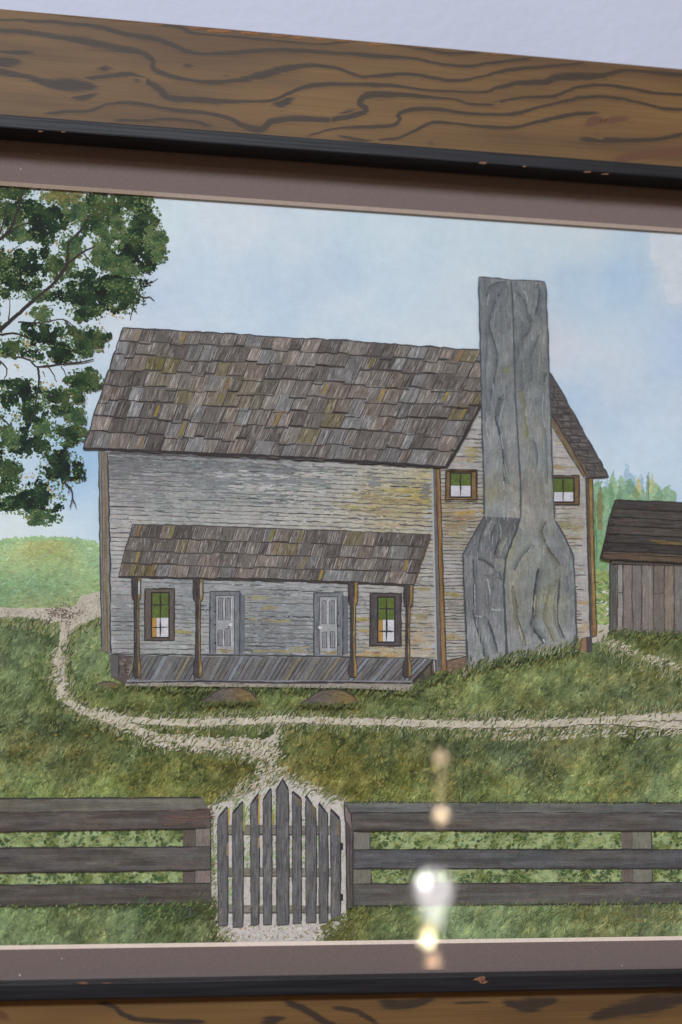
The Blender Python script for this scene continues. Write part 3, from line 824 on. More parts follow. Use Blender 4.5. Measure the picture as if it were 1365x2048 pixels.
# ochre weathering smears
for cx, cy, sx, sy, c, n in ((935, 1026, 22, 4, (164, 134, 62), 22), (925, 1036, 20, 4, (138, 108, 70), 22), (915, 1052, 20, 5, (122, 106, 70), 26), (905, 1070, 14, 6, (140, 128, 88), 14),
                             (905, 1190, 16, 4, (150, 132, 78), 14), (906, 1212, 10, 14, (112, 108, 100), 26), (905, 1276, 18, 4, (150, 128, 76), 18), (1135, 1052, 24, 8, (136, 124, 82), 30),
                             (945, 905, 12, 10, (150, 134, 84), 22), (940, 920, 14, 5, (150, 128, 90), 12), (1125, 880, 14, 8, (160, 146, 106), 14), (1165, 1205, 12, 5, (166, 140, 100), 14), (1166, 1255, 12, 10, (164, 140, 112), 16), (1120, 935, 16, 4, (150, 128, 84), 14)):
    x = rng.normal(cx, sx * .6, n); y = rng.normal(cy, sy * .6, n)
    L.dabs(x, y, rng.uniform(8, 18, n), rng.uniform(1.6, 3, n), rng.normal(0, .05, n), jitc(lerp(c, (152, 148, 142), .3), n, 8))
# foundation and corner boards
L.up()
L.poly([(893, 1321), (934, 1313), (937, 1345), (893, 1350)], (112, 88, 74))
L.poly([(1153, 1279), (1174, 1275), (1175, 1302), (1155, 1302)], (134, 104, 82)); L.poly([(1172, 1276), (1184, 1274), (1185, 1304), (1173, 1306)], (74, 66, 66))
hatch(L, [(893, 1321), (934, 1313), (937, 1345), (893, 1350)], 120, .1, 10, 2.5, lambda x, y: jitc((112, 90, 76), len(x), 12))
line(L, [(893, 1321), (934, 1313)], 2, (70, 62, 60))
def board(poly, c, n, wd=2.2):
    L.poly(poly, c)
    P_ = np.array(poly, float); h = P_[:, 1].max() - P_[:, 1].min()
    hatch(L, poly, n, 1.545, min(60, h * .2), wd, lambda x, y: jitc(c, len(x), 12), .015)
board([(1171, 955), (1178, 955), (1186, 1272), (1180, 1275)], (82, 72, 66), 160)
board([(1178, 955), (1185, 955), (1193, 1272), (1186, 1272)], (132, 104, 62), 160)
line(L, [(1171, 955), (1176, 1110), (1180, 1275)], 2.2, (58, 52, 52)); line(L, [(1185, 955), (1188, 1110), (1193, 1272)], 2.2, (70, 60, 52)); line(L, [(1153, 1279), (1193, 1272)], 2, (80, 72, 70))
board([(862, 934), (872, 936), (883, 1342), (871, 1342)], (98, 95, 94), 240)
board([(872, 936), (880, 936), (893, 1342), (883, 1342)], (128, 98, 62), 220)
line(L, [(862, 934), (866, 1110), (871, 1342)], 2.6, (62, 58, 60)); line(L, [(872, 936), (877, 1110), (883, 1340)], 2, (72, 62, 56)); line(L, [(880, 936), (884, 1090), (893, 1340)], 2.4, (66, 58, 54))
L.build()

# ---- house: front wall
FW = [(210, 900), (866, 931), (874, 1320), (220, 1310)]
L = Layer('painted_front_wall', 'long grey clapboard front wall of the farmhouse')
L.poly(FW, (160, 160, 161))
ff = field([(230, 920, 106, 108, 112), (300, 925, 110, 112, 117), (420, 925, 128, 130, 134), (540, 930, 136, 138, 140), (660, 940, 152, 154, 156), (800, 945, 160, 160, 160), (240, 950, 128, 128, 132), (300, 960, 128, 130, 134), (400, 955, 132, 136, 140), (480, 960, 128, 134, 140), (560, 965, 130, 135, 140),
            (660, 975, 158, 158, 158), (760, 980, 164, 158, 142), (820, 985, 168, 156, 110), (840, 1010, 160, 150, 118), (230, 1010, 150, 150, 152), (350, 1010, 148, 150, 152), (480, 1010, 152, 152, 152), (600, 1020, 164, 163, 160), (700, 1020, 164, 160, 150), (780, 1015, 160, 150, 118),
            (240, 1060, 164, 162, 163), (500, 1042, 160, 160, 160), (700, 1048, 168, 164, 158), (820, 1050, 168, 164, 158), (235, 1130, 160, 158, 160), (230, 1250, 142, 144, 148), (250, 1230, 122, 124, 128), (280, 1165, 140, 142, 148), (370, 1200, 128, 132, 138), (375, 1260, 146, 148, 150),
            (450, 1170, 142, 145, 150), (520, 1200, 126, 129, 134), (560, 1230, 122, 126, 132), (600, 1270, 122, 126, 132), (520, 1290, 114, 118, 124), (620, 1180, 136, 139, 144), (690, 1250, 138, 140, 146), (730, 1200, 152, 151, 152), (730, 1270, 156, 152, 148), (660, 1300, 130, 132, 136),
            (800, 1180, 154, 152, 150), (845, 1150, 150, 147, 144), (845, 1230, 150, 146, 140), (845, 1290, 156, 148, 140), (780, 1300, 160, 146, 118)], 30)
hatch(L, FW, 15000, .03, 20, 2.6, lambda x, y: jitc(ff(x, y) + np.array([6, 4, 0]), len(x), 7), .015)
L.up()
nb = 46
for k in range(nb):
    v = (k + .5) / nb + rng.uniform(-.003, .003)
    u = 0.006
    while u < .995:
        ln = rng.uniform(.05, .30)
        if rng.random() < .93:
            us = np.linspace(u, min(.995, u + ln), int(ln * 100) + 3)
            p = bil(FW, us, np.full(us.shape, v))
            p[:, 1] += (vnoise(p[:, 0], p[:, 0] * 0 + k * 17, 10, 4) - .5) * 2.6
            dk = pick([(92, 91, 92), (108, 106, 106), (76, 75, 77), (122, 118, 112)], [3, 3, 2, 1.4], 1)[0]
            L.ribbon(p, wvar(len(p), rng.uniform(1.2, 2.5), .35, 1.5), dk)
        u += ln + (rng.uniform(0, .04) if rng.random() < .4 else 0)
# broken dry-brush texture
n = 2600; us = rng.uniform(.02, .99, n); vs_ = rng.uniform(.02, .99, n)
p = bil(FW, us, vs_); cc = ff(p[:, 0], p[:, 1])
msk = vnoise(p[:, 0], p[:, 1] * 2, 40, 8) > .5
cc = cc + np.where(rng.random(n) < .55, -34, 20)[:, None]
L.dabs(p[msk, 0], p[msk, 1], rng.uniform(3, 9, msk.sum()), rng.uniform(1, 2.2, msk.sum()), rng.normal(.03, .15, msk.sum()), cc[msk])
def smear(cx, cy, sx, sy, c, n, wd=(1.6, 3.2), ln=(10, 24)):
    x = rng.normal(cx, sx * .55, n); y = rng.normal(cy, sy * .55, n)
    k = inside(FW, x - 12, y) & inside(FW, x + 12, y)
    L.dabs(x[k], y[k], rng.uniform(*ln, k.sum()), rng.uniform(*wd, k.sum()), rng.normal(.025, .03, k.sum()), jitc(lerp(c, (150, 147, 142), .3), k.sum(), 8))
for a in ((262, 928, 44, 13, (92, 94, 98), 90), (430, 934, 110, 11, (96, 99, 103), 120), (600, 944, 90, 8, (108, 110, 112), 60), (812, 981, 44, 5, (168, 152, 84), 36), (832, 994, 18, 7, (174, 156, 76), 26), (790, 1003, 60, 5, (150, 132, 84), 34), (850, 1003, 14, 4, (164, 146, 72), 12), (745, 992, 40, 6, (156, 140, 92), 18), (800, 1022, 60, 8, (150, 140, 102), 36),
          (740, 1020, 40, 7, (140, 122, 86), 22), (700, 1012, 50, 4, (170, 156, 104), 14), (790, 1052, 45, 3, (176, 152, 122), 14), (850, 980, 6, 24, (110, 108, 96), 26), (750, 965, 8, 16, (128, 130, 132), 22), (810, 966, 40, 4, (122, 118, 104), 26), (640, 970, 14, 14, (116, 122, 128), 22), (590, 970, 8, 8, (118, 124, 130), 14),
          (250, 945, 24, 10, (104, 106, 110), 40), (430, 968, 70, 16, (112, 117, 123), 90), (560, 960, 60, 14, (114, 119, 124), 60), (470, 950, 90, 10, (178, 178, 178), 40), (500, 975, 60, 6, (186, 184, 182), 30), (420, 940, 120, 12, (116, 120, 124), 70), (640, 950, 80, 8, (178, 176, 172), 24), (310, 1000, 80, 20, (118, 120, 122), 40), (520, 1000, 90, 14, (112, 114, 116), 46), (600, 985, 90, 14, (180, 178, 174), 40),
          (260, 935, 30, 8, (100, 101, 106), 24), (245, 1235, 16, 26, (116, 118, 123), 44), (372, 1215, 12, 34, (116, 121, 127), 50), (365, 1265, 16, 5, (142, 132, 80), 12), (520, 1195, 22, 3, (150, 140, 88), 10), (540, 1215, 22, 3, (148, 132, 90), 10), (550, 1242, 40, 4, (150, 136, 76), 14), (545, 1302, 40, 3, (146, 130, 80), 14), (540, 1260, 60, 30, (112, 116, 122), 80),
          (600, 1300, 40, 6, (138, 130, 92), 14), (728, 1240, 10, 4, (160, 140, 66), 8), (728, 1262, 10, 5, (158, 140, 70), 8), (755, 1310, 40, 4, (172, 140, 74), 20), (845, 1180, 14, 5, (140, 126, 70), 10), (845, 1235, 12, 14, (138, 122, 88), 20), (842, 1280, 14, 16, (170, 146, 112), 18), (660, 1190, 40, 4, (168, 168, 170), 16), (580, 1170, 90, 5, (166, 168, 172), 26)):
    smear(*a)
L.up()
line(L, [(215, 905), (420, 914), (640, 922), (862, 936)], 5, (86, 85, 88), 1.5)
line(L, [(222, 1309), (480, 1311), (700, 1314), (872, 1319)], 3, (66, 64, 66), 1.0)
board([(198, 903), (215, 904), (222, 1308), (204, 1300)], (118, 113, 110), 460)
board([(207, 905), (212, 905), (217, 1304), (211, 1304)], (120, 104, 80), 160, 1.8)
line(L, [(198, 903), (200, 1080), (204, 1300)], 2.2, (70, 65, 64)); line(L, [(216, 904), (220, 1080), (222, 1308)], 2.8, (58, 56, 60), 1.2); line(L, [(204, 904), (206, 1100), (209, 1300)], 1.5, (86, 80, 78))
# dark gap and pier under the corner
L.poly([(220, 1310), (270, 1312), (268, 1345), (250, 1368), (222, 1352)], (84, 74, 70)); L.poly([(221, 1310), (237, 1311), (237, 1356), (222, 1354)], (88, 84, 84))
hatch(L, [(237, 1311), (270, 1312), (266, 1345), (250, 1360), (238, 1356)], 80, .2, 9, 3, lambda x, y: jitc(pick([(92, 80, 76), (120, 108, 100), (66, 60, 58)], [2, 1, 2], len(x)), len(x), 6))
line(L, [(238, 1312), (238, 1356)], 2.4, (54, 50, 52)); line(L, [(274, 1330), (252, 1366)], 3, (48, 45, 46))
L.build()

# ---- roofs
SH = [((100, 92, 88), 5), ((84, 77, 74), 4), ((120, 112, 106), 4), ((128, 114, 106), 2.4), ((112, 112, 113), 2.2), ((132, 134, 138), 1.4), ((108, 94, 84), 2.4), ((112, 102, 72), .9), ((74, 68, 66), 1.6)]


def roof_coat(L, quad_, rows, ncol, slant, rowh=None, dark=0, yellow=True, tone=None):
    edges = []
    rv = np.linspace(0, 1, rows + 1) if rowh is None else rowh
    for r in range(rows):
        u = -.01 if r % 2 else .0
        while u < 1:
            wd = rng.uniform(.6, 1.45) / ncol
            u1 = min(1.0, u + wd)
            if u1 - u < .25 / ncol: break
            v0 = rv[r] - .004; v1 = rv[r + 1] + rng.uniform(-.02, .02)
            if r == rows - 1: v1 = min(v1, 1.0)
            q = bil(quad_, [max(u, 0), u1, u1, max(u, 0)], [v0, v0, v1, v1])
            c = pick([s[0] for s in SH], [s[1] for s in SH], 1)[0] + 7 - dark
            if tone is not None:
                m_ = q.mean(0); c = c + tone(m_[0], m_[1])
            c = lerp(c, (106, 99, 95), .40) + rng.normal(0, 5)
            L.poly(q + rng.normal(0, .7, q.shape), c)
            # brushed fibres
            n = int(8 + wd * ncol * 8)
            us = rng.uniform(max(u, 0), u1, n)
            vv = rng.uniform(v0 + .02, v1 - .02, n)
            hh = (v1 - v0) * rng.uniform(.3, .8, n)
            a0 = bil(quad_, us, np.clip(vv - hh / 2, v0, v1)); a1 = bil(quad_, us, np.clip(vv + hh / 2, v0, v1))
            mid = (a0 + a1) / 2; d = a1 - a0
            lighten = rng.choice([-22, -12, 10, 26, 44], n, p=[.28, .17, .2, .22, .13])
            L.dabs(mid[:, 0], mid[:, 1], np.hypot(d[:, 0], d[:, 1]), rng.uniform(1.2, 2.6, n), np.arctan2(d[:, 1], d[:, 0]) + rng.normal(0, .05, n), np.clip(c + lighten[:, None], 40, 175))
            if yellow and rng.random() < .13:
                p0 = bil(quad_, [u1 - wd * .2], [v0 + .015])[0]; p1 = bil(quad_, [u1 - wd * .2], [v1 - .02])[0]
                L.ribbon(wob([p0, p1], .7, 4), rng.uniform(2.5, 6), jitc(pick([(142, 118, 56), (132, 100, 62), (116, 108, 58)], [2, 1.5, 1.2], 1)[0], 1, 6)[0])
            edges.append((max(u, 0), u1, v0, v1))
            u = u1
    return edges


def roof_lines(L, quad_, edges, c=(60, 55, 55)):
    for u0, u1, v0, v1 in edges:
        if rng.random() < .93:
            us = np.linspace(u0 - .001, u1 + .001, 6); vv = v1 + (vnoise(us * 900, us * 0 + v1 * 700, 14, 12) - .5) * .014
            L.ribbon(bil(quad_, us, np.minimum(vv, 1.003)), wvar(6, rng.uniform(1.6, 3.4), ends=False), jitc(c, 1, 7)[0])
        if rng.random() < .8:
            p0 = bil(quad_, [u1], [v0 + .01])[0]; p1 = bil(quad_, [u1], [v1])[0]
            L.ribbon(wob([p0, p1], .7, 5), rng.uniform(1.2, 2.6), jitc(np.asarray(c) + 6, 1, 8)[0])
        if rng.random() < .3:
            L.ribbon(wob([bil(quad_, [u0 + .002], [v0 + .02])[0], bil(quad_, [u0 + .002], [v1 - .02])[0]], .6, 5), rng.uniform(1.0, 2.0), (152, 148, 146))


L = Layer('painted_main_roof', 'steep weathered shingle roof in browns and greys')
RQ = [(248, 656), (1010, 706), (893, 936), (167, 897)]
# right slope behind the chimney
L.poly([(1098, 745), (1120, 780), (1217, 954), (1174, 957), (1101, 828)], (86, 79, 77))
hatch(L, [(1098, 745), (1217, 954), (1174, 957), (1101, 828)], 700, .12, 16, 3, lambda x, y: jitc(pick([(88, 80, 78), (104, 96, 92), (72, 66, 66)], [3, 2, 2], len(x)), len(x), 6), .1)
for k, yy in enumerate(np.arange(772, 950, 14.0)):
    a = (1099.5 if yy < 828 else 1101 + (yy - 828) * .566, yy); b = (1098 + (yy - 745) * .567, yy + 3)
    line(L, [a, b], 2.2, (58, 54, 54), .8)
    for t in ((.3, .7) if k % 2 else (.5,)):
        m_ = lerp(a, b, t); line(L, [m_, m_ + np.array([4, 12])], 1.8, (60, 56, 56), .5)
line(L, [(1098, 745), (1125, 788), (1160, 850), (1217, 954)], 3.2, (64, 60, 60), 1.4); line(L, [(1217, 954), (1174, 957)], 3, (54, 50, 52))
L.ribbon(wob([(1101, 836), (1138, 895), (1172, 952)], .6), 9, (112, 96, 70)); line(L, [(1101, 826), (1140, 892), (1174, 953)], 2.4, (60, 55, 54)); line(L, [(1101, 848), (1136, 904), (1168, 955)], 2.2, (72, 64, 58))
L.up()
L.poly([(248, 656), (560, 675), (770, 688), (965, 703), (965, 805), (893, 936), (760, 926), (560, 914), (350, 905), (167, 897), (205, 780)], (98, 90, 86))
tone_r = lambda x, y: np.array([24, 20, -26]) * math.exp(-((x - 325) ** 2 / 900 + (y - 735) ** 2 / 500)) + np.array([10, 8, -14]) * math.exp(-((x - 480) ** 2 / 2500 + (y - 790) ** 2 / 900)) + (-6 if x > 760 else 0) + (-6 if x < 250 else 2)
rv = [0, .105, .225, .35, .475, .605, .735, .865, 1.0]
roof_lines(L, RQ, roof_coat(L, RQ, 8, 26, 0, rv, 0, True, tone_r))
line(L, [(248, 656), (420, 667), (560, 675), (700, 683), (860, 695), (962, 702)], 3, (74, 69, 70), 1.4)
line(L, [(248, 656), (232, 700), (205, 780), (167, 897)], 3, (70, 66, 68), 1.6)
line(L, [(167, 897), (350, 905), (560, 914), (760, 926), (893, 936)], 4.2, (52, 48, 50), 1.0)
line(L, [(893, 936), (925, 880), (963, 808)], 4.2, (54, 50, 50), 1.0)
L.build()

L = Layer('painted_porch_roof', 'small shingled porch roof across the front wall')
PQ = [(266, 1049), (861, 1070), (827, 1170), (237, 1154)]
L.poly([(266, 1049), (540, 1056), (700, 1063), (861, 1070), (846, 1115), (827, 1170), (700, 1164), (540, 1158), (237, 1154)], (92, 84, 79))
roof_lines(L, PQ, roof_coat(L, PQ, 4, 21, 0, None, 8, True), (68, 62, 60))
line(L, [(237, 1154), (400, 1157), (540, 1159), (700, 1165), (827, 1171)], 4, (56, 52, 52), .9); line(L, [(861, 1070), (846, 1115), (827, 1171)], 3.4, (86, 70, 54), .9); line(L, [(266, 1049), (400, 1052), (700, 1063), (861, 1070)], 2, (80, 74, 74), 1); line(L, [(266, 1049), (237, 1154)], 2.4, (76, 71, 70), 1.4)
L.build()

# ---- porch floor
L = Layer('painted_porch_floor', 'slanting plank floor of the porch')
PF = [(268, 1312), (866, 1318), (824, 1366), (254, 1364)]
L.poly(PF, (104, 102, 102))
npk = 62
for k in range(npk):
    u0, u1 = k / npk, (k + 1) / npk
    # boards fan out: slanted at the left, upright in the middle, slanted at the right
    q = bil(PF, [u0, u1, u1, u0], [0, 0, 1, 1])
    lean = np.interp((u0 + u1) / 2, [0, .25, .55, 1], [-16, -6, -2, -4])
    q[2:, 0] += lean; q[2:, 0] = np.clip(q[2:, 0], 254, 866)
    c = pick([(104, 101, 102), (96, 92, 90), (116, 108, 98), (128, 136, 150), (126, 114, 86), (90, 88, 90), (116, 115, 117)], [4, 3, 2, 1.6, 1.2, 2, 3], 1)[0] * .6 + np.array([106, 104, 103]) * .4
    L.poly(q, c)
    hatch(L, [tuple(p_) for p_ in q], 14, math.atan2(q[3, 1] - q[0, 1], q[3, 0] - q[0, 0]), 22, 1.8, lambda x, y, c=c: jitc(c, len(x), 12), .03)
    if rng.random() < .75: line(L, [tuple(q[0]), tuple(q[3])], rng.uniform(1.4, 2.6), (66, 63, 66), .5)
L.up()
L.poly([(254, 1360), (824, 1362), (824, 1366), (252, 1367)], (122, 120, 124))
L.poly([(250, 1368), (824, 1368), (826, 1383), (700, 1377), (400, 1373), (252, 1373)], (146, 138, 128))
hatch(L, [(250, 1366), (824, 1368), (826, 1383), (700, 1377), (400, 1373), (252, 1372)], 300, .01, 24, 2, lambda x, y: jitc((140, 132, 122), len(x), 12), .03)
L.poly([(824, 1366), (866, 1319), (868, 1346), (828, 1382)], (70, 62, 58)); L.poly([(846, 1345), (866, 1326), (867, 1340), (850, 1358)], (92, 80, 64))
line(L, [(252, 1366), (400, 1363), (560, 1366), (700, 1365), (824, 1367)], 3.2, (58, 56, 60), .7); line(L, [(824, 1367), (866, 1319)], 3, (52, 48, 50), .6)
line(L, [(252, 1373), (380, 1374)], 2, (78, 74, 72), .7); line(L, [(867, 1319), (868, 1346)], 3, (150, 148, 152), .5); line(L, [(861, 1325), (861, 1350)], 3, (56, 50, 50), .5)
tufts(L, [(236, 1374), (400, 1380), (600, 1380), (826, 1386)], 330, GT, (7, 15), jit=3.5)
tufts(L, [(826, 1384), (850, 1362), (900, 1350), (940, 1342)], 160, GT, (9, 18), jit=4)
L.build()

# ---- doors and windows
def door(f0, f1, panels, knob, lab, shade_x):
    D_ = Layer('painted_door', lab)
    x0, y0, x1, y1 = f0
    D_.poly([(shade_x, y0 + 4), (shade_x + 14, y0 + 8), (shade_x + 14, y1 - 6), (shade_x, y1)], (98, 101, 107))
    D_.poly([(x0, y0), (x1, y0), (x1, y1), (x0, y1)], (112, 113, 118))
    hatch(D_, [(x0, y0), (x1, y0), (x1, y1), (x0, y1)], 260, 1.57, 20, 2.2, lambda x, y: jitc((108, 109, 114), len(x), 14), .03)
    line(D_, [(x0, y1), (x0, y0), (x1, y0), (x1, y1)], 2.8, (66, 66, 70), .6)
    D_.up()
    a0, b0, a1, b1 = f1
    D_.poly([(a0, b0), (a1, b0), (a1, b1), (a0, b1)], (150, 150, 153))
    hatch(D_, [(a0, b0), (a1, b0), (a1, b1), (a0, b1)], 200, 1.57, 18, 2, lambda x, y: jitc((152, 152, 155), len(x), 10), .03)
    line(D_, [(a0, b1), (a0, b0), (a1, b0), (a1, b1)], 2.0, (78, 78, 82), .6)
    for (p0, q0, p1, q1) in panels:
        D_.poly([(p0, q0), (p1, q0), (p1, q1), (p0, q1)], (130, 130, 134))
        line(D_, [(p0, q0), (p1, q0), (p1, q1), (p0, q1), (p0, q0)], 1.8, (76, 76, 80), .4)
        line(D_, [(p0 * .6 + p1 * .4, q0 + 4), (p0 * .6 + p1 * .4, q1 - 4)], 1.3, (88, 88, 92), .3)
        line(D_, [(p1 + 1.8, q0), (p1 + 1.8, q1)], 1.2, (188, 186, 188), .3)
    D_.blobs([knob[0]], [knob[1]], [4.0], [(196, 194, 196)]); D_.blobs([knob[0] - 4], [knob[1] + 4], [1.8], [(50, 50, 54)])
    xs = [(a0 + a1) / 2] * 7
    D_.dabs(np.array(xs) + rng.normal(0, 8, 7), b1 - 6 + rng.normal(0, 2, 7), 12, 2.2, rng.normal(0, .1, 7), jitc((136, 122, 78), 7, 8))
    for yy_ in (.28, .5, .82):
        D_.blobs([a0 - 1.5 if knob[0] > (a0 + a1) / 2 else a1 + 1.5], [lerp(b0, b1, yy_)], [2.6], [(48, 47, 50)], asp=.6)
    D_.build()


s5 = lambda l: [(190 + a * .271, 1030 + b * .271, 190 + c * .271, 1030 + d * .271) for a, b, c, d in l]
s6 = lambda l: [(540 + a * .271, 1030 + b * .271, 540 + c * .271, 1030 + d * .271) for a, b, c, d in l]
door((420, 1183, 480, 1309), (432, 1191, 469, 1308), s5([(912, 615, 945, 775), (965, 615, 1000, 775), (910, 850, 940, 965), (960, 840, 1000, 965)]), (462, 1250), 'left pale panelled door', 476)
door((628, 1186, 686, 1312), (639, 1194, 675, 1310), s6([(385, 635, 415, 805), (440, 635, 475, 805), (385, 865, 420, 980), (445, 860, 480, 980)]), (641, 1255), 'right pale panelled door', 682)


def window(fr_, gl_, shade_y, vm, hm, fcol, ochre, lab, edge=(52, 48, 48)):
    W_ = Layer('painted_window', lab)
    x0, y0, x1, y1 = fr_; a0, b0, a1, b1 = gl_
    W_.poly([(x0, y0), (x1, y0), (x1, y1), (x0, y1)], fcol)
    hatch(W_, [(x0, y0), (x1, y0), (x1, y1), (x0, y1)], 160, 1.57, 18, 2, lambda x, y: jitc(fcol, len(x), 12), .04)
    line(W_, [(x0, y0), (x1, y0), (x1, y1), (x0, y1), (x0, y0)], 2.6, edge, .6)
    W_.up()
    W_.poly([(a0 - 3, b0 - 3), (a1 + 3, b0 - 3), (a1 + 3, b1 + 3), (a0 - 3, b1 + 3)], (46, 43, 45))
    W_.poly([(a0, b0), (a1, b0), (a1, shade_y), (a0, shade_y)], (82, 96, 46))
    hatch(W_, [(a0, b0), (a1, b0), (a1, shade_y), (a0, shade_y)], 60, 1.4, 8, 2.4, lambda x, y: jitc((84, 98, 48), len(x), 9), .2)
    W_.poly([(a0, shade_y), (a1, shade_y), (a1, b1), (a0, b1)], (190, 187, 194))
    if ochre: W_.poly([(a0, shade_y), (ochre, shade_y), (ochre, b1), (a0, b1)], (160, 124, 66))
    W_.up()
    for v in vm: line(W_, [(v, b0), (v, b1)], 2.8, (44, 42, 44), .4)
    for h in hm: line(W_, [(a0, h), (a1, h)], 2.8, (48, 46, 48), .4)
    W_.build()


window((290, 1178, 349, 1281), (305, 1187, 337, 1274), 1236, [321], [1210, 1255], (92, 82, 76), 314, 'tall window left of the left door')
window((740, 1187, 802, 1292), (757, 1196, 788, 1283), 1240, [773], [1218, 1263], (76, 69, 70), 766, 'tall window beside the right porch post')
window((891, 941, 953, 1001), (902, 948, 941, 993), 972, [921], [], (116, 92, 60), None, 'small gable window left of the chimney')
window((1098, 952, 1158, 1010), (1104, 958, 1146, 1003), 985, [1126], [], (104, 82, 56), None, 'small gable window right of the chimney')

# ---- porch posts
for cx0, top, cx1, bw, sw_, lw, c1 in ((273, 1156, 274.5, 18, 10, 15, (118, 98, 60)), (396.5, 1159, 396, 20, 10, 17, (126, 104, 70)), (705.5, 1166, 705, 19, 10, 17, (146, 116, 60)), (816, 1172, 813, 18, 8, 17, (132, 104, 62))):
    P_ = Layer('painted_porch_post', None)
    prof = [(0, .5 * bw), (.05, .5 * bw), (.14, .5 * bw), (.2, .45 * bw), (.23, .5 * sw_), (.5, .45 * sw_), (.8, .5 * sw_), (.84, .42 * lw), (.88, .5 * lw), (.97, .5 * lw), (1, .35 * lw)]
    bot = 1355
    lft = [(lerp(cx0, cx1, t) - h, lerp(top, bot, t)) for t, h in prof]; rgt = [(lerp(cx0, cx1, t) + h, lerp(top, bot, t)) for t, h in prof]
    P_.poly(lft + rgt[::-1], (70, 62, 60))
    mid = [(lerp(cx0, cx1, t) + h * .42, lerp(top, bot, t)) for t, h in prof]
    hatch(P_, lft + mid[::-1], 130, 1.57, 22, 2, lambda x, y: jitc((66, 59, 58), len(x), 9), .03)
    P_.poly(mid + rgt[::-1], c1)
    hatch(P_, mid + rgt[::-1], 110, 1.57, 18, 1.8, lambda x, y: jitc(c1, len(x), 14), .03)
    P_.up()
    line(P_, lft, 1.9, (48, 45, 47), .4); line(P_, rgt, 1.7, (64, 56, 52), .4); line(P_, [lft[-1], rgt[-1]], 2.4, (52, 48, 50), .4)
    if cx0 < 500: P_.dabs([cx0 + 5.5], [top + 20], [26], [4], [1.57], [(172, 176, 184) if cx0 < 300 else (148, 142, 130)])
    P_.build()

# ---- chimney
L = Layer('painted_chimney', 'tall grey stone chimney with sloping shoulders')
chim = [(956, 556), (990, 558), (1021, 562), (1060, 563), (1088, 565), (1091, 580), (1094, 660), (1097, 745), (1101, 850), (1104, 960), (1108, 1041), (1127, 1072), (1145, 1112), (1149, 1180), (1152, 1286), (1130, 1302), (1010, 1322), (934, 1342), (929, 1220), (925, 1109), (945, 1072), (968, 1033), (966, 930), (963, 840), (960, 700), (958, 620)]
L.poly(chim, (128, 131, 133))
cf_ = field([(975, 580, 116, 120, 124), (1005, 590, 112, 116, 120), (1060, 590, 114, 118, 121), (1080, 620, 120, 124, 126), (975, 640, 122, 126, 130), (1005, 640, 112, 114, 117), (1040, 620, 130, 134, 137), (1055, 650, 116, 119, 122), (1080, 680, 128, 129, 124),
             (975, 720, 126, 130, 134), (1010, 700, 130, 132, 134), (1050, 700, 112, 116, 118), (1085, 740, 118, 121, 118), (1000, 745, 120, 122, 120), (1010, 780, 122, 125, 128), (1065, 750, 116, 119, 119), (975, 800, 124, 127, 131), (1015, 830, 134, 136, 138), (1050, 810, 126, 128, 128), (1085, 800, 126, 130, 132), (1060, 860, 138, 138, 134),
             (985, 870, 138, 139, 140), (1020, 900, 136, 137, 137), (975, 930, 134, 136, 138), (1060, 920, 134, 134, 130), (1090, 920, 134, 138, 140), (1010, 960, 134, 134, 128), (985, 985, 136, 132, 112), (1060, 970, 124, 122, 118), (1090, 980, 138, 138, 128), (1000, 1015, 138, 140, 140), (1045, 1010, 156, 152, 144), (1070, 1000, 128, 126, 120),
             (1060, 1035, 146, 142, 136), (1090, 1040, 138, 138, 134), (1060, 1080, 134, 136, 134), (1045, 1110, 140, 140, 130), (1110, 1080, 120, 122, 122), (1130, 1110, 118, 120, 122), (1080, 1100, 142, 142, 138), (1030, 1150, 140, 138, 128), (1055, 1170, 122, 124, 122), (1085, 1150, 122, 125, 120), (1110, 1160, 134, 134, 122), (1135, 1170, 116, 120, 124),
             (950, 1130, 122, 122, 124), (975, 1150, 126, 124, 124), (990, 1180, 118, 119, 121), (945, 1200, 112, 113, 116), (970, 1210, 122, 118, 118), (995, 1220, 116, 118, 120), (1030, 1220, 134, 132, 124), (1060, 1230, 126, 128, 126), (1095, 1210, 142, 140, 122), (1115, 1220, 142, 140, 124), (1140, 1230, 118, 120, 122),
             (945, 1290, 132, 133, 134), (960, 1280, 146, 146, 146), (980, 1290, 126, 130, 132), (1010, 1290, 138, 138, 136), (1040, 1290, 140, 141, 140), (1075, 1270, 122, 126, 128), (1110, 1270, 148, 146, 140), (1140, 1270, 136, 139, 142), (1060, 1305, 150, 148, 146), (960, 1325, 148, 146, 142)], 17)
hatch(L, chim, 6000, 1.55, 22, 3.2, lambda x, y: jitc(cf_(x, y) - 5, len(x), 7), .09)
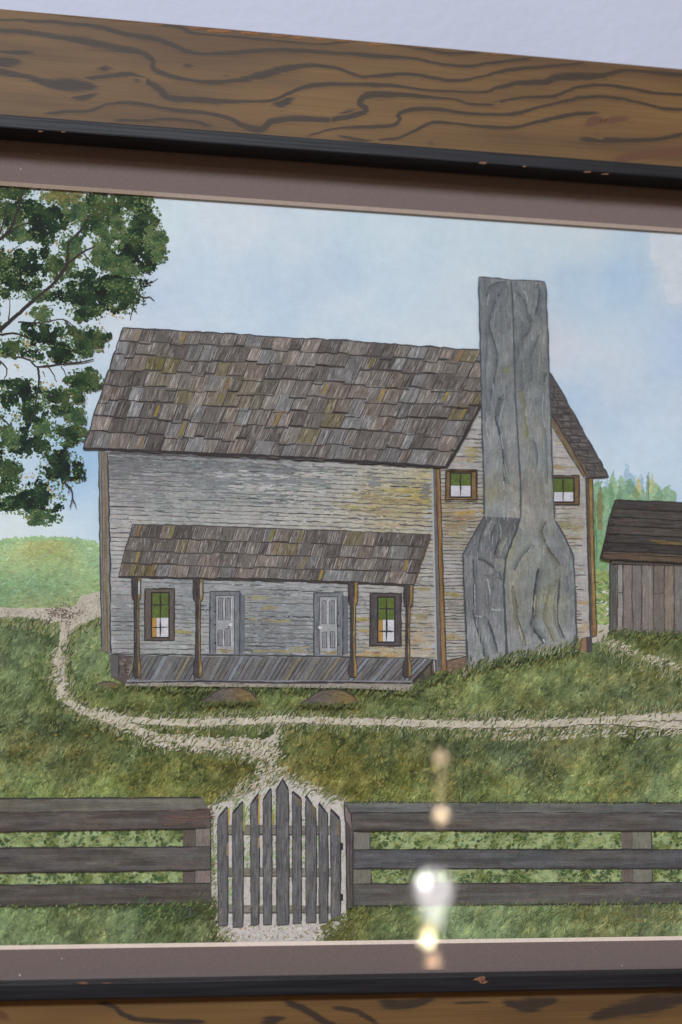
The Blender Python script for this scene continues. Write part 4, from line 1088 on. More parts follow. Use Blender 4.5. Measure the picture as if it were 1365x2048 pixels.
# dark sloping face of the left shoulder
sh = [(968, 1034), (1039, 1037), (1030, 1062), (1009, 1120), (925, 1110), (946, 1072)]
L.up(); L.poly(sh, (96, 97, 101))
hatch(L, sh, 700, 2.1, 24, 2.6, lambda x, y: jitc(lerp((86, 85, 88), (108, 110, 113), np.clip((y - 1036) / 75, 0, 1)[:, None]) + ((x - 985) * -.05)[:, None], len(x), 8), .06)
L.up()
T3 = lambda l: T(860, 530, .293, l); T4 = lambda l: T(900, 1020, .2198, l)
dkc = (74, 79, 84)
for pts, wd, c in ((T3([(470, 200), (430, 290), (400, 400), (430, 520), (455, 620), (440, 760), (420, 860), (400, 1000)]), 3.2, (88, 93, 98)), (T3([(500, 885), (455, 980), (445, 1060), (470, 1150), (490, 1250), (500, 1380), (505, 1500)]), 3.4, (78, 83, 90)),
                   (T3([(480, 900), (465, 960), (455, 1040)]), 8, (98, 101, 104)), (T3([(590, 190), (640, 250), (660, 330), (685, 420), (640, 500), (600, 590), (585, 680)]), 3.6, (90, 95, 98)), (T3([(745, 175), (735, 260), (715, 350)]), 3.4, (82, 88, 94)),
                   (T3([(660, 340), (690, 400)]), 9, (96, 99, 102)), (T3([(640, 480), (600, 600), (585, 680)]), 7, (98, 102, 104)), (T3([(745, 480), (710, 560), (685, 640), (690, 740), (690, 800)]), 3, (96, 100, 100)), (T3([(620, 860), (645, 950), (655, 1050), (660, 1200)]), 2.6, (116, 112, 78)),
                   (T3([(790, 740), (760, 850), (735, 960)]), 3, (84, 90, 92)), (T3([(380, 220), (400, 160), (450, 130), (520, 120)]), 2.6, (90, 94, 98)), (T3([(700, 1180), (730, 1300), (720, 1400)]), 2.2, (100, 104, 106)), (T3([(380, 380), (385, 560), (375, 760), (385, 960), (370, 1100)]), 2.4, (98, 103, 108)),
                   (T3([(780, 830), (770, 1000), (790, 1200), (800, 1500)]), 2.4, (110, 112, 112)), (T3([(640, 640), (620, 760), (630, 860)]), 6, (106, 109, 110)), (T3([(480, 730), (540, 735)]), 4, (128, 124, 92)),
                   (T4([(205, 450), (212, 640), (215, 960), (290, 1240), (310, 1340)]), 3.0, dkc), (T4([(330, 610), (345, 760), (350, 900)]), 2.4, (92, 95, 100)), (T4([(310, 960), (360, 1060), (400, 1180), (430, 1300)]), 3.2, dkc), (T4([(240, 440), (330, 480), (420, 550)]), 3, (84, 86, 90)),
                   (T4([(300, 590), (380, 600), (420, 560)]), 4, (104, 104, 106)), (T4([(565, 690), (600, 860), (610, 980), (660, 1120), (690, 1240)]), 3.0, (100, 94, 76)), (T4([(800, 530), (775, 660), (755, 830), (750, 960), (730, 1020), (740, 1070), (800, 1150), (850, 1215)]), 3.6, (66, 70, 72)),
                   (T4([(870, 110), (830, 190), (850, 270), (900, 370), (960, 450), (995, 510)]), 3, (88, 86, 78)), (T4([(760, 330), (690, 380), (650, 420), (610, 490), (580, 550)]), 3.2, (86, 90, 92)), (T4([(1000, 560), (985, 760), (970, 900), (975, 1010), (1000, 1090), (1035, 1170)]), 3.2, (80, 82, 80)),
                   (T4([(910, 690), (880, 800), (850, 920), (850, 1010), (890, 1090), (940, 1200)]), 2.6, (112, 112, 92)), (T4([(1060, 600), (1070, 740)]), 2.4, (98, 102, 106)), (T4([(1010, 600), (960, 640), (950, 700)]), 3, (112, 112, 102)), (T4([(440, 560), (460, 640)]), 3, (92, 96, 100)),
                   (T4([(470, 230), (420, 330), (400, 410)]), 2.6, (66, 66, 70)), (T4([(330, 120), (270, 260), (240, 400)]), 2.0, (80, 81, 84)), (T4([(420, 110), (350, 270)]), 2.0, (80, 80, 84))):
    q = wob(smooth(pts), .5, 6); sd_ = 1 if rng.random() < .5 else -1
    tg = np.gradient(q, axis=0); tg /= np.maximum(np.linalg.norm(tg, axis=1, keepdims=True), 1e-6); nr = np.column_stack([-tg[:, 1], tg[:, 0]])
    for k_ in range(7, 0, -1):
        qq = q + nr * sd_ * k_ * 1.7; cb = cf_(qq[:, 0], qq[:, 1]) - 5; ins = inside(chim, qq[:, 0], qq[:, 1])
        if ins.all() and wd < 7: L.ribbon(qq, 2.8, lerp(c, cb, np.maximum(.30 + k_ / 10, 1 - np.sin(np.pi * np.linspace(0.02, .98, len(qq))) ** .6)[:, None]) + rng.normal(0, 2))
    line(L, pts, wd * 1.1, np.asarray(c) - 6, .6, True, 6)
for pts, wd, c in ((T3([(400, 200), (385, 280)]), 2, (172, 176, 180)), (T3([(455, 300), (440, 330), (430, 420), (440, 480)]), 1.8, (156, 160, 164)), (T3([(630, 180), (655, 210), (660, 270)]), 2.2, (178, 182, 184)), (T3([(505, 930), (480, 1020), (470, 1100)]), 2, (164, 168, 176)), (T3([(375, 1080), (385, 1150), (410, 1220)]), 2, (168, 172, 180)),
                   (T3([(690, 470), (700, 520)]), 2, (166, 166, 156)), (T3([(745, 620), (740, 720), (735, 800)]), 2.4, (146, 146, 138)), (T3([(560, 340), (555, 430), (560, 560)]), 2, (150, 152, 154)), (T3([(480, 1160), (495, 1260)]), 1.8, (168, 174, 182)), (T3([(500, 1480), (502, 1540)]), 2, (184, 188, 196)),
                   (T3([(575, 200), (570, 250)]), 2, (170, 172, 172)), (T3([(765, 340), (755, 430)]), 2.4, (158, 160, 160)), (T3([(770, 880), (765, 1000), (780, 1120)]), 2.2, (160, 164, 166)), (T3([(650, 980), (660, 1100)]), 2.2, (162, 160, 140)),
                   (T4([(335, 630), (350, 700), (358, 780)]), 2.6, (180, 182, 192)), (T4([(370, 905), (420, 912), (465, 908)]), 2, (184, 186, 194)), (T4([(225, 968), (285, 975)]), 2.6, (184, 186, 194)), (T4([(218, 680), (222, 800), (222, 880)]), 1.8, (168, 172, 186)), (T4([(745, 335), (700, 390)]), 1.8, (180, 182, 180)),
                   (T4([(770, 780), (760, 960)]), 2.2, (160, 156, 112)), (T4([(905, 780), (890, 880)]), 4, (156, 150, 104)), (T4([(620, 1050), (650, 1180)]), 3.2, (172, 164, 150)), (T4([(840, 1180), (860, 1215)]), 2.4, (190, 192, 200)), (T4([(1095, 450), (1098, 560)]), 2.6, (150, 158, 172)), (T4([(600, 240), (540, 400), (525, 470)]), 3.6, (140, 132, 92)), (T4([(540, 650), (545, 760), (560, 900)]), 4, (152, 144, 124)),
                   (T4([(500, 1070), (520, 1180), (540, 1280)]), 3, (150, 158, 172)), (T4([(430, 1260), (440, 1300)]), 2.4, (176, 182, 196)), (T4([(640, 170), (700, 150), (760, 160)]), 3, (154, 150, 142)), (T4([(460, 30), (520, 5), (590, 0)]), 2, (176, 178, 180)), (T4([(580, 610), (565, 690)]), 2.4, (160, 146, 112))):
    line(L, pts, wd, lerp(c, cf_(pts[0][0], pts[0][1])[0], .35), .5, True, 6)
hatch(L, chim, 500, 1.56, 26, 1.5, lambda x, y: jitc(cf_(x, y) + rng.choice([-16, -8, 12], len(x))[:, None], len(x), 5), .08)
# outlines and the middle seam
line(L, chim[0:5], 2.4, (84, 86, 90), .6); line(L, chim[4:11], 3, (74, 80, 86), .7); line(L, chim[10:15], 3, (72, 76, 78), .7)
line(L, [chim[0], chim[25], chim[24], chim[23], chim[22], chim[21]], 3, (70, 76, 84), .6); line(L, [chim[21], chim[20], chim[19], chim[18], (934, 1326)], 3.2, (66, 68, 72), .7)
line(L, [(1021, 562), (1024, 600), (1027, 700), (1030, 800), (1036, 900), (1040, 980), (1040, 1036)], 3.4, (78, 82, 86), .5); line(L, [(1040, 1036), (1026, 1076), (1010, 1118), (1006, 1170), (1009, 1240), (1013, 1318)], 4.2, (70, 72, 76), .6)
# grass over the foot of the chimney
L.up()
n = 420
x = rng.uniform(926, 1160, n); y = np.interp(x, [926, 940, 1010, 1130, 1160], [1344, 1338, 1318, 1298, 1290]) + rng.normal(0, 6, n)
L.dabs(x, y, rng.uniform(9, 20, n), rng.uniform(1.6, 3, n), rng.normal(-1.15, .3, n), jitc(pick([(76, 86, 54), (98, 108, 64), (56, 64, 44), (150, 146, 128), (128, 122, 80)], [3, 3, 2, 1.2, 1], n), n, 8), .85, .1)
L.build()

boulder(458, 1391, 58, 15, 'left brown boulder before the porch')
boulder(657, 1395, 59, 15, 'right brown boulder before the porch')
boulder(212, 1370, 28, 6, 'small flat stone at the porch corner')

# ---- gate
L = Layer('painted_gate', 'pointed picket gate in the fence')
gp = [(425, 1612), (500, 1585), (565, 1552), (635, 1585), (690, 1606), (692, 1840), (640, 1885), (640, 1960), (472, 1960), (440, 1862), (434, 1800)]
L.poly(gp, (182, 175, 170))
x, y = scatter(gp, 1500)
L.dabs(x, y, rng.uniform(4, 10, 1500), rng.uniform(1.6, 3.2, 1500), rng.normal(-.9, .5, 1500), jitc(pick([(186, 178, 174), (176, 168, 160), (192, 186, 182), (150, 160, 118), (164, 152, 140)], [4, 3, 2, 1.6, 1], 1500), 1500, 6))
T5 = lambda l: T(380, 1530, .2784, l)
for e_, d in (([(425, 1612), (500, 1585), (565, 1552)], .9), ([(565, 1552), (635, 1585), (690, 1606)], .9), ([(434, 1800), (440, 1862), (470, 1895)], 1.6), ([(640, 1895), (640, 1870), (690, 1836)], 1.2), ([(426, 1640), (430, 1800)], .5)):
    tufts(L, e_, int(d * sum(math.dist(a, b) for a, b in zip(e_[:-1], e_[1:]))), lambda n: jitc(pick([(90, 98, 60), (140, 134, 104), (176, 168, 156), (116, 120, 74)], [3, 2, 2, 2], n), n, 8), (6, 14), jit=6, lean=-.8)
for cx, cy, sx, sy in ((410, 350, 14, 70), (180, 640, 10, 90), (600, 330, 12, 70), (600, 640, 16, 90), (815, 600, 12, 110), (290, 900, 14, 60), (410, 650, 16, 60), (915, 560, 10, 90), (715, 640, 14, 80), (330, 300, 6, 40)):
    n = 40; px = rng.normal(cx, sx, n); py = rng.normal(cy, sy, n); q = np.array(T5(list(zip(px, py))))
    L.dabs(q[:, 0], q[:, 1], rng.uniform(4, 8, n), 2.2, rng.normal(-1, .4, n), jitc((128, 148, 96), n, 14))
# path speckle at the bottom
q = np.array(T5(list(zip(rng.uniform(280, 920, 260), rng.uniform(1140, 1250, 260)))))
L.blobs(q[:, 0], q[:, 1], rng.uniform(.8, 2.2, 260), jitc(pick([(150, 134, 122), (120, 106, 96), (146, 124, 80), (196, 190, 184)], [3, 1.4, 1, 2], 260), 260, 8), n=5)
L.up()
for r0, r1 in ((430, 500), (735, 800), (1005, 1062)):
    q = T5([(265, r0), (1010, r0 + 5), (1010, r1), (265, r1)])
    L.poly(q, (122, 114, 104)); hatch(L, q, 220, .0, 16, 2, lambda x, y: jitc(pick([(124, 116, 106), (104, 98, 88), (112, 112, 88)], [3, 2, 1.4], len(x)), len(x), 8), .05)
    line(L, [q[3], q[2]], 2.4, (64, 60, 58), .6)
L.up()
PK = [(200, 270, 'r', 300, 380, 1150), (305, 380, 'r', 262, 350, 1160), (435, 495, 'r', 205, 285, 1145), (525, 585, 'r', 165, 250, 1145), (620, 708, 'm', 100, 182, 1145), (735, 798, 'l', 190, 242, 1135), (830, 905, 'l', 220, 312, 1130), (925, 988, 'l', 275, 347, 1130), (1010, 1078, 'l', 315, 387, 1115)]
for a, b, sd, pk, shd, bt in PK:
    if sd == 'r': o_ = [(a, shd), (b - 3, pk), (b, pk + 20)]
    elif sd == 'l': o_ = [(a, pk + 20), (a + 3, pk), (b - 12, shd - 10), (b, shd)]
    else: o_ = [(a, shd), ((a + b) / 2 + 3, pk), (b, shd)]
    q = T5(o_ + [(b + 5, 640), (b + 2, bt), (a + 4, bt + 5), (a, 640)])
    L.poly(q, (94, 92, 93))
    hatch(L, q, 200, 1.57, 30, 2.4, lambda x, y: jitc(pick([(94, 92, 94), (80, 78, 81), (108, 105, 104), (96, 92, 84)], [4, 3, 1.6, 1.4], len(x)), len(x), 6), .025)
    m_ = len(o_)
    line(L, q[:m_], 3.6, (48, 45, 48), .4); line(L, [q[m_ - 1], q[m_], q[m_ + 1]], 2.4, (52, 50, 54), .5); line(L, [q[m_ + 1], q[m_ + 2]], 2.2, (70, 66, 66), .5); line(L, [q[m_ + 2], q[m_ + 3], q[0]], 1.7, (66, 64, 66), .5)
for a, b, c in (((280, 310), (280, 430), (168, 138, 76)), ((388, 270), (388, 480), (132, 132, 76)), ((497, 210), (497, 430), (172, 138, 70)), ((595, 320), (595, 430), (146, 132, 70)), ((272, 560), (270, 650), (150, 118, 76)), ((770, 235), (798, 290), (116, 98, 58)), ((880, 280), (902, 380), (112, 98, 60)), ((1060, 400), (1062, 500), (120, 98, 60)), ((497, 520), (495, 600), (150, 124, 84))):
    line(L, T5([a, b]), 4.0, c, .4)
for yy_ in (585, 950):
    L.poly(T5([(1078, yy_ - 30), (1100, yy_ - 22), (1100, yy_ + 22), (1078, yy_ + 30)]), (44, 42, 44))
x, y = scatter([(640, 1850), (700, 1820), (720, 1890), (650, 1890)], 160)
L.dabs(x, y, rng.uniform(6, 12, 160), 2.6, rng.normal(-.8, .5, 160), jitc(grf(x, y), 160, 14))
L.build()

# ---- fences
def fence(lab, rails_, posts, gaps, extra=None):
    F_ = Layer('painted_fence', lab)
    for gq in gaps:
        F_.poly(gq, (138, 152, 100))
        A_ = np.array(gq); wdt = A_[:, 0].max() - A_[:, 0].min()
        n = int(wdt * 4.2); x, y = scatter(gq, n)
        c = pick([(142, 156, 104), (128, 142, 90), (104, 122, 72), (152, 156, 92), (84, 100, 60), (146, 164, 120)], [4, 3, 2.4, 1.6, 1.6, 2], n)
        c = c - np.clip((vnoise(x, y, 15, 40)[:, None] - .45) * 130, -14, 46)
        F_.dabs(x, y, rng.uniform(5, 11, n), rng.uniform(2.6, 5, n), rng.normal(-.5, .7, n), jitc(lerp(c, (118, 122, 88), .22), n, 6))
        n = int(wdt * .5); x, y = scatter(gq, n)
        k = vnoise(x, y, 24, 41) > .42
        F_.blobs(x[k], y[k], rng.uniform(1.6, 4.4, k.sum()), jitc((68, 84, 52), k.sum(), 10))
    F_.up()
    for q, c in posts:
        F_.poly(q, c); hatch(F_, q, 160, 1.57, 14, 2.2, lambda x, y, c=c: jitc(c, len(x), 7), .04)
        if sum(c) < 330 or True: line(F_, [q[1], q[2]], 2.2, (58, 54, 54), .6)
    F_.up()
    for q, c, n, dk in rails_:
        F_.poly(q, c)
        P_ = np.array(q, float); q4 = [tuple(p_) for p_ in P_]
        x, y = scatter(q4, n)
        l = rng.uniform(20, 70, n); a = rng.normal(.0, .012, n)
        ok = inside(q4, x + l / 2, y) & inside(q4, x - l / 2, y)
        st = (vnoise(x, y * 9, 70, 21) - .5)[:, None] * 30
        blue = (vnoise(x, y * 3, 90, 22) - .5)[:, None] * np.array([-5, 0, 7])
        F_.dabs(x[ok], y[ok], l[ok], rng.uniform(1.4, 2.8, ok.sum()), a[ok], (jitc(c, n, 6) + st + blue)[ok])
        for a_, b_ in dk: line(F_, [q[a_], q[b_]], 2.8, (52, 48, 50), .8, step=12)
    if extra: extra(F_)
    F_.build()


FA, FB, FC = (100, 96, 88), (84, 76, 71), (82, 77, 74)
def lextra(F_):
    n = 240; x = rng.normal(352, 60, n); y = rng.normal(1826, 12, n)
    x = np.clip(x, 280, 430)
    F_.dabs(x, y, rng.uniform(7, 14, n), 2.6, rng.normal(-1, .4, n), jitc(grf(x, y + 8) - 8, n, 10))
    F_.dabs(rng.uniform(340, 415, 40), rng.normal(1633, 7, 40), 30, 2.2, 0, jitc((96, 74, 68), 40, 6))
    tufts(F_, [(-60, 1812), (200, 1812), (420, 1806)], 200, GT, (5, 10), jit=2)
fence('dark three rail fence left of the gate',
      [([(-90, 1598), (405, 1595), (419, 1620), (-90, 1628)], FA, 700, ((0, 1), (2, 3))), ([(-90, 1628), (419, 1621), (422, 1656), (-90, 1664)], FB, 900, ((2, 3), (1, 2))),
       ([(-90, 1697), (421, 1693), (422, 1739), (-90, 1746)], FC, 1100, ((0, 1), (2, 3), (1, 2))), ([(-90, 1771), (422, 1766), (424, 1805), (-90, 1814)], (78, 72, 68), 1000, ((0, 1), (2, 3)))],
      [([(367, 1650), (392, 1650), (391, 1770), (366, 1770)], (88, 78, 72)), ([(392, 1650), (421, 1650), (422, 1770), (391, 1770)], (120, 108, 102)), ([(364, 1800), (394, 1800), (394, 1836), (364, 1836)], (70, 68, 60))],
      [[(-90, 1655), (368, 1652), (368, 1698), (-90, 1700)], [(-90, 1738), (368, 1735), (368, 1770), (-90, 1774)]], lextra)
def rextra(F_):
    F_.poly([(688, 1605), (702, 1628), (704, 1660), (690, 1642)], (116, 104, 100)); line(F_, [(688, 1605), (702, 1628), (704, 1660)], 2.4, (56, 52, 52), .4); line(F_, [(688, 1605), (690, 1642), (704, 1660)], 2.2, (56, 52, 52), .4)
    q = [(691, 1644), (706, 1660), (706, 1816), (694, 1816)]
    F_.poly(q, (82, 74, 72)); hatch(F_, q, 200, 1.56, 26, 2, lambda x, y: jitc((82, 74, 72), len(x), 10), .02)
    line(F_, [(691, 1644), (693, 1740), (694, 1816)], 2.2, (54, 50, 52), .4); line(F_, [(706, 1660), (705, 1740), (706, 1814)], 2.4, (54, 50, 52), .4); line(F_, [(699, 1660), (700, 1800)], 1.5, (60, 56, 56), .4)
    n = 260; x = rng.normal(1275, 55, n); y = rng.normal(1826, 11, n)
    F_.dabs(x, y, rng.uniform(7, 13, n), 2.6, rng.normal(-1, .4, n), jitc(pick([(100, 106, 66), (110, 104, 58), (86, 96, 62)], [2, 1, 2], n), n, 9))
    tufts(F_, [(706, 1812), (1000, 1808), (1440, 1806)], 260, GT, (5, 10), jit=2)
    tufts(F_, [(700, 1604), (1440, 1604)], 260, GT, (5, 9), jit=1.5)
fence('dark three rail fence right of the gate',
      [([(689, 1604), (1480, 1606), (1480, 1626), (702, 1626)], (96, 95, 91), 900, ((0, 1), (2, 3))), ([(702, 1627), (1480, 1627), (1480, 1661), (704, 1660)], (84, 79, 76), 1300, ((2, 3),)),
       ([(704, 1699), (1480, 1699), (1480, 1737), (704, 1737)], (82, 80, 80), 1400, ((0, 1), (2, 3))), ([(704, 1768), (1480, 1764), (1480, 1806), (704, 1812)], (86, 81, 77), 1400, ((0, 1), (2, 3)))],
      [([(705, 1655), (740, 1655), (741, 1702), (705, 1702)], (112, 108, 98)), ([(705, 1732), (743, 1732), (743, 1772), (705, 1772)], (108, 105, 94)), ([(1243, 1655), (1265, 1655), (1267, 1772), (1244, 1772)], (98, 88, 80)), ([(1265, 1655), (1303, 1655), (1305, 1772), (1267, 1772)], (112, 110, 98)), ([(1244, 1800), (1304, 1800), (1300, 1836), (1246, 1836)], (84, 84, 64))],
      [[(738, 1655), (1480, 1655), (1480, 1704), (738, 1704)], [(740, 1732), (1480, 1732), (1480, 1770), (740, 1772)]], rextra)

# ---- big tree
L = Layer('painted_tree', 'leafy green tree hanging in from the left edge')
TT = lambda l: T(0, 360, .3614, l)
BR = [([(-150, 940), (0, 830), (150, 700), (300, 570), (370, 470), (380, 360), (430, 300), (500, 200), (525, 60)], 9), ([(0, 330), (60, 270), (95, 180), (135, 50)], 7), ([(-60, 370), (0, 330)], 8), ([(0, 300), (20, 240), (40, 140)], 4), ([(95, 165), (160, 125), (200, 120)], 3), ([(40, 300), (120, 250), (170, 240)], 4), ([(0, 120), (40, 60)], 4),
      ([(380, 460), (460, 400), (530, 365)], 5), ([(460, 400), (500, 450), (545, 490)], 3), ([(-100, 850), (0, 855), (90, 850), (180, 885)], 5), ([(100, 785), (250, 790), (350, 770), (440, 835)], 4), ([(350, 770), (390, 810), (415, 860)], 3), ([(-100, 965), (0, 970), (150, 990), (210, 1035), (330, 1022), (450, 1010), (520, 995)], 5),
      ([(210, 1035), (218, 1100), (205, 1200), (170, 1350)], 5), ([(270, 1035), (300, 1080), (315, 1120)], 3), ([(340, 1030), (365, 1080), (345, 1120)], 2.5), ([(240, 1060), (250, 1090)], 2.5), ([(0, 1000), (40, 1050), (25, 1110)], 4), ([(-80, 1260), (0, 1310), (60, 1365), (70, 1420)], 5), ([(0, 1360), (20, 1400)], 3),
      ([(50, 780), (60, 640)], 3), ([(190, 640), (195, 560)], 2.5), ([(220, 660), (320, 660)], 4), ([(330, 440), (310, 520)], 3), ([(0, 460), (60, 400), (110, 360)], 3), ([(0, 1590), (30, 1650)], 4), ([(215, 1640), (195, 1700), (200, 1740)], 3.5), ([(200, 720), (300, 690)], 2),
      ([(220, 1310), (210, 1330)], 3), ([(310, 1330), (315, 1400)], 2.5)]
CL = [(60, 190, 90, 80, 1), (260, 230, 130, 100, 2), (560, 200, 110, 110, 1), (690, 130, 130, 60, 1), (740, 390, 150, 100, 2), (780, 240, 90, 110, 1), (620, 300, 100, 80, 0), (880, 400, 36, 60, 0), (150, 480, 160, 85, 2), (70, 560, 120, 80, 2), (330, 480, 80, 60, 1), (560, 560, 200, 65, 2), (520, 640, 200, 75, 2), (680, 640, 100, 80, 1), (480, 735, 90, 40, 1), (230, 740, 50, 36, 0),
      (260, 860, 130, 65, 2), (480, 890, 100, 65, 1), (300, 960, 140, 45, 2), (60, 930, 80, 45, 1), (470, 1110, 85, 55, 1), (120, 1180, 110, 70, 2), (330, 1220, 120, 65, 1), (180, 1290, 100, 65, 2), (380, 1410, 80, 55, 1), (170, 1460, 110, 65, 2), (50, 1430, 55, 60, 0), (340, 1600, 105, 85, 2), (60, 1610, 60, 70, 1), (150, 1770, 165, 75, 2), (30, 1710, 60, 80, 1), (240, 1870, 85, 36, 0), (90, 60, 100, 36, 1), (350, 90, 100, 45, -1), (430, 180, 70, 60, 0), (790, 130, 50, 60, 1),
      (-90, 250, 100, 160, 1), (-90, 560, 110, 160, 2), (-90, 900, 90, 150, 1), (-90, 1250, 100, 180, 1), (-90, 1600, 100, 180, 2), (620, 460, 120, 40, 0), (400, 370, 60, 60, 0), (20, 60, 60, 40, 1), (210, 640, 60, 30, 0), (420, 1310, 50, 40, 0), (250, 1380, 60, 40, 0), (850, 320, 60, 60, 0), (560, 400, 50, 50, 0), (100, 300, 60, 40, 0), (20, 480, 70, 60, 1), (700, 500, 90, 30, 0)]
tone_c = {2: [(26, 38, 34), (32, 48, 38), (40, 60, 42), (56, 76, 48)], 1: [(34, 50, 38), (46, 66, 44), (60, 84, 52), (80, 92, 54)], 0: [(52, 76, 52), (70, 96, 62), (88, 112, 70), (108, 122, 78)], -1: [(110, 116, 66), (150, 138, 84), (96, 110, 62), (170, 152, 100)]}
# loose light leaves first
for cx, cy, rx, ry, tn in CL:
    n = int(60 + rx * ry / 45)
    a = rng.uniform(0, 6.283, n); r = rng.uniform(.55, 1.32, n)
    q = np.array(TT(list(zip(cx + np.cos(a) * r * rx, cy + np.sin(a) * r * ry))))
    L.blobs(q[:, 0], q[:, 1], rng.uniform(.9, 2.8, n), jitc(pick([(74, 98, 60), (104, 122, 74), (70, 92, 58), (160, 138, 84), (128, 128, 72), (60, 80, 52)], [3, 3, 3, .2, .3, 3], n), n, 8), n=6)
for cx, cy, sx, sy, n in ((130, 190, 60, 20, 50), (470, 110, 50, 40, 60), (820, 170, 18, 30, 24), (60, 400, 60, 30, 40), (560, 430, 50, 40, 50), (640, 745, 50, 20, 40), (160, 745, 20, 12, 16), (160, 900, 30, 20, 26), (560, 860, 30, 50, 36), (260, 1150, 40, 40, 50), (90, 1040, 20, 20, 20), (390, 1300, 40, 20, 30), (270, 1720, 30, 40, 40), (60, 1590, 40, 20, 24), (900, 300, 18, 40, 20), (700, 490, 60, 14, 26), (310, 350, 12, 20, 14), (160, 1640, 50, 30, 30)):
    n = int(n * .42); q = np.array(TT(list(zip(rng.normal(cx, sx * .6, n), rng.normal(cy, sy * .6, n)))))
    L.blobs(q[:, 0], q[:, 1], rng.uniform(1.0, 2.8, n), jitc(pick([(172, 148, 96), (158, 130, 78), (180, 164, 120)], [2, 2, 1], n), n, 8), n=6)
L.up()
for pts, wd in BR:
    q = wob(smooth(TT(pts)), .9, 5); n = len(q)
    ww = np.linspace(wd, wd * .45, n) * .95
    L.ribbon(q, ww, (52, 45, 44)); L.ribbon(q + np.array([ww.mean() * .22, ww.mean() * .1]), ww * .3, (92, 78, 68))
L.up()
for cx, cy, rx, ry, tn in CL:
    for coat in range(2):
        n = int(rx * ry / (22, 10)[coat] * (1.0 if tn > 0 else .8))
        a = rng.uniform(0, 6.283, n); r = np.sqrt(rng.uniform(0, 1, n)) * (.98 if coat == 0 else 1.08)
        wv = 1 + .28 * np.sin(a * 3 + cx) + .16 * np.sin(a * 7 + cy)
        X_ = cx + np.cos(a) * r * rx * wv; Y_ = cy + np.sin(a) * r * ry * wv
        q = np.array(TT(list(zip(X_, Y_))))
        hole = vnoise(q[:, 0], q[:, 1], 13, 77) * (.55 + .45 * r)
        k = hole < (.60, .55)[coat]
        q = q[k]; n = k.sum()
        t = tone_c[tn]
        shade_ = vnoise(q[:, 0], q[:, 1], 15, 78)
        ii = np.clip((shade_ * 4 + rng.normal(0, .55, n)), 0, 3.99).astype(int)
        c = jitc(np.array(t, float)[ii] * .86, n, 5)
        L.blobs(q[:, 0], q[:, 1], rng.uniform(1.5, 4.2, n) * (1.1 if coat == 0 else .62), c, n=7, jit=.4)
    L.up() if (CL.index((cx, cy, rx, ry, tn)) % 9 == 8) else None
# small light leaf edges and fine sprays
for cx, cy, rx, ry, tn in CL:
    n = int(12 + rx * ry / 190)
    a = rng.uniform(0, 6.283, n); r = rng.uniform(.7, 1.2, n)
    q = np.array(TT(list(zip(cx + np.cos(a) * r * rx, cy + np.sin(a) * r * ry))))
    L.blobs(q[:, 0], q[:, 1], rng.uniform(.8, 2.2, n), jitc(pick([(98, 120, 72), (78, 102, 64), (124, 132, 80)], [3, 3, 1], n), n, 8), n=6)
L.up()
for pts, wd in [(b_[0], b_[1] * .85) for b_ in BR[1:14:2]] + list((([(300, 570), (370, 470), (380, 360), (430, 300), (500, 200)], 7), ([(150, 700), (300, 570)], 8), ([(0, 830), (150, 700)], 9), ([(95, 180), (135, 50)], 5), ([(210, 1035), (330, 1022), (450, 1010), (520, 995)], 4), ([(380, 460), (460, 400)], 4),
                ([(745, 610), (775, 640), (795, 652), (830, 650), (855, 670)], 3.4), ([(793, 652), (797, 700)], 2.4), ([(795, 690), (815, 685)], 2), ([(740, 650), (738, 700), (722, 775)], 3), ([(740, 705), (762, 742)], 2.2), ([(800, 570), (845, 565), (875, 546)], 3), ([(360, 1678), (395, 1715), (402, 1760), (388, 1815)], 4), ([(402, 1760), (424, 1816)], 2.8), ([(385, 1715), (378, 1735)], 2.4))):
    q = wob(smooth(TT(pts)), .6, 5)
    L.ribbon(q, np.linspace(wd, wd * .5, len(q)) * .9, (54, 47, 47))
L.build()
print('films of paint', HT.max(), 'depth mm', HT.max() * FILM * 1000)

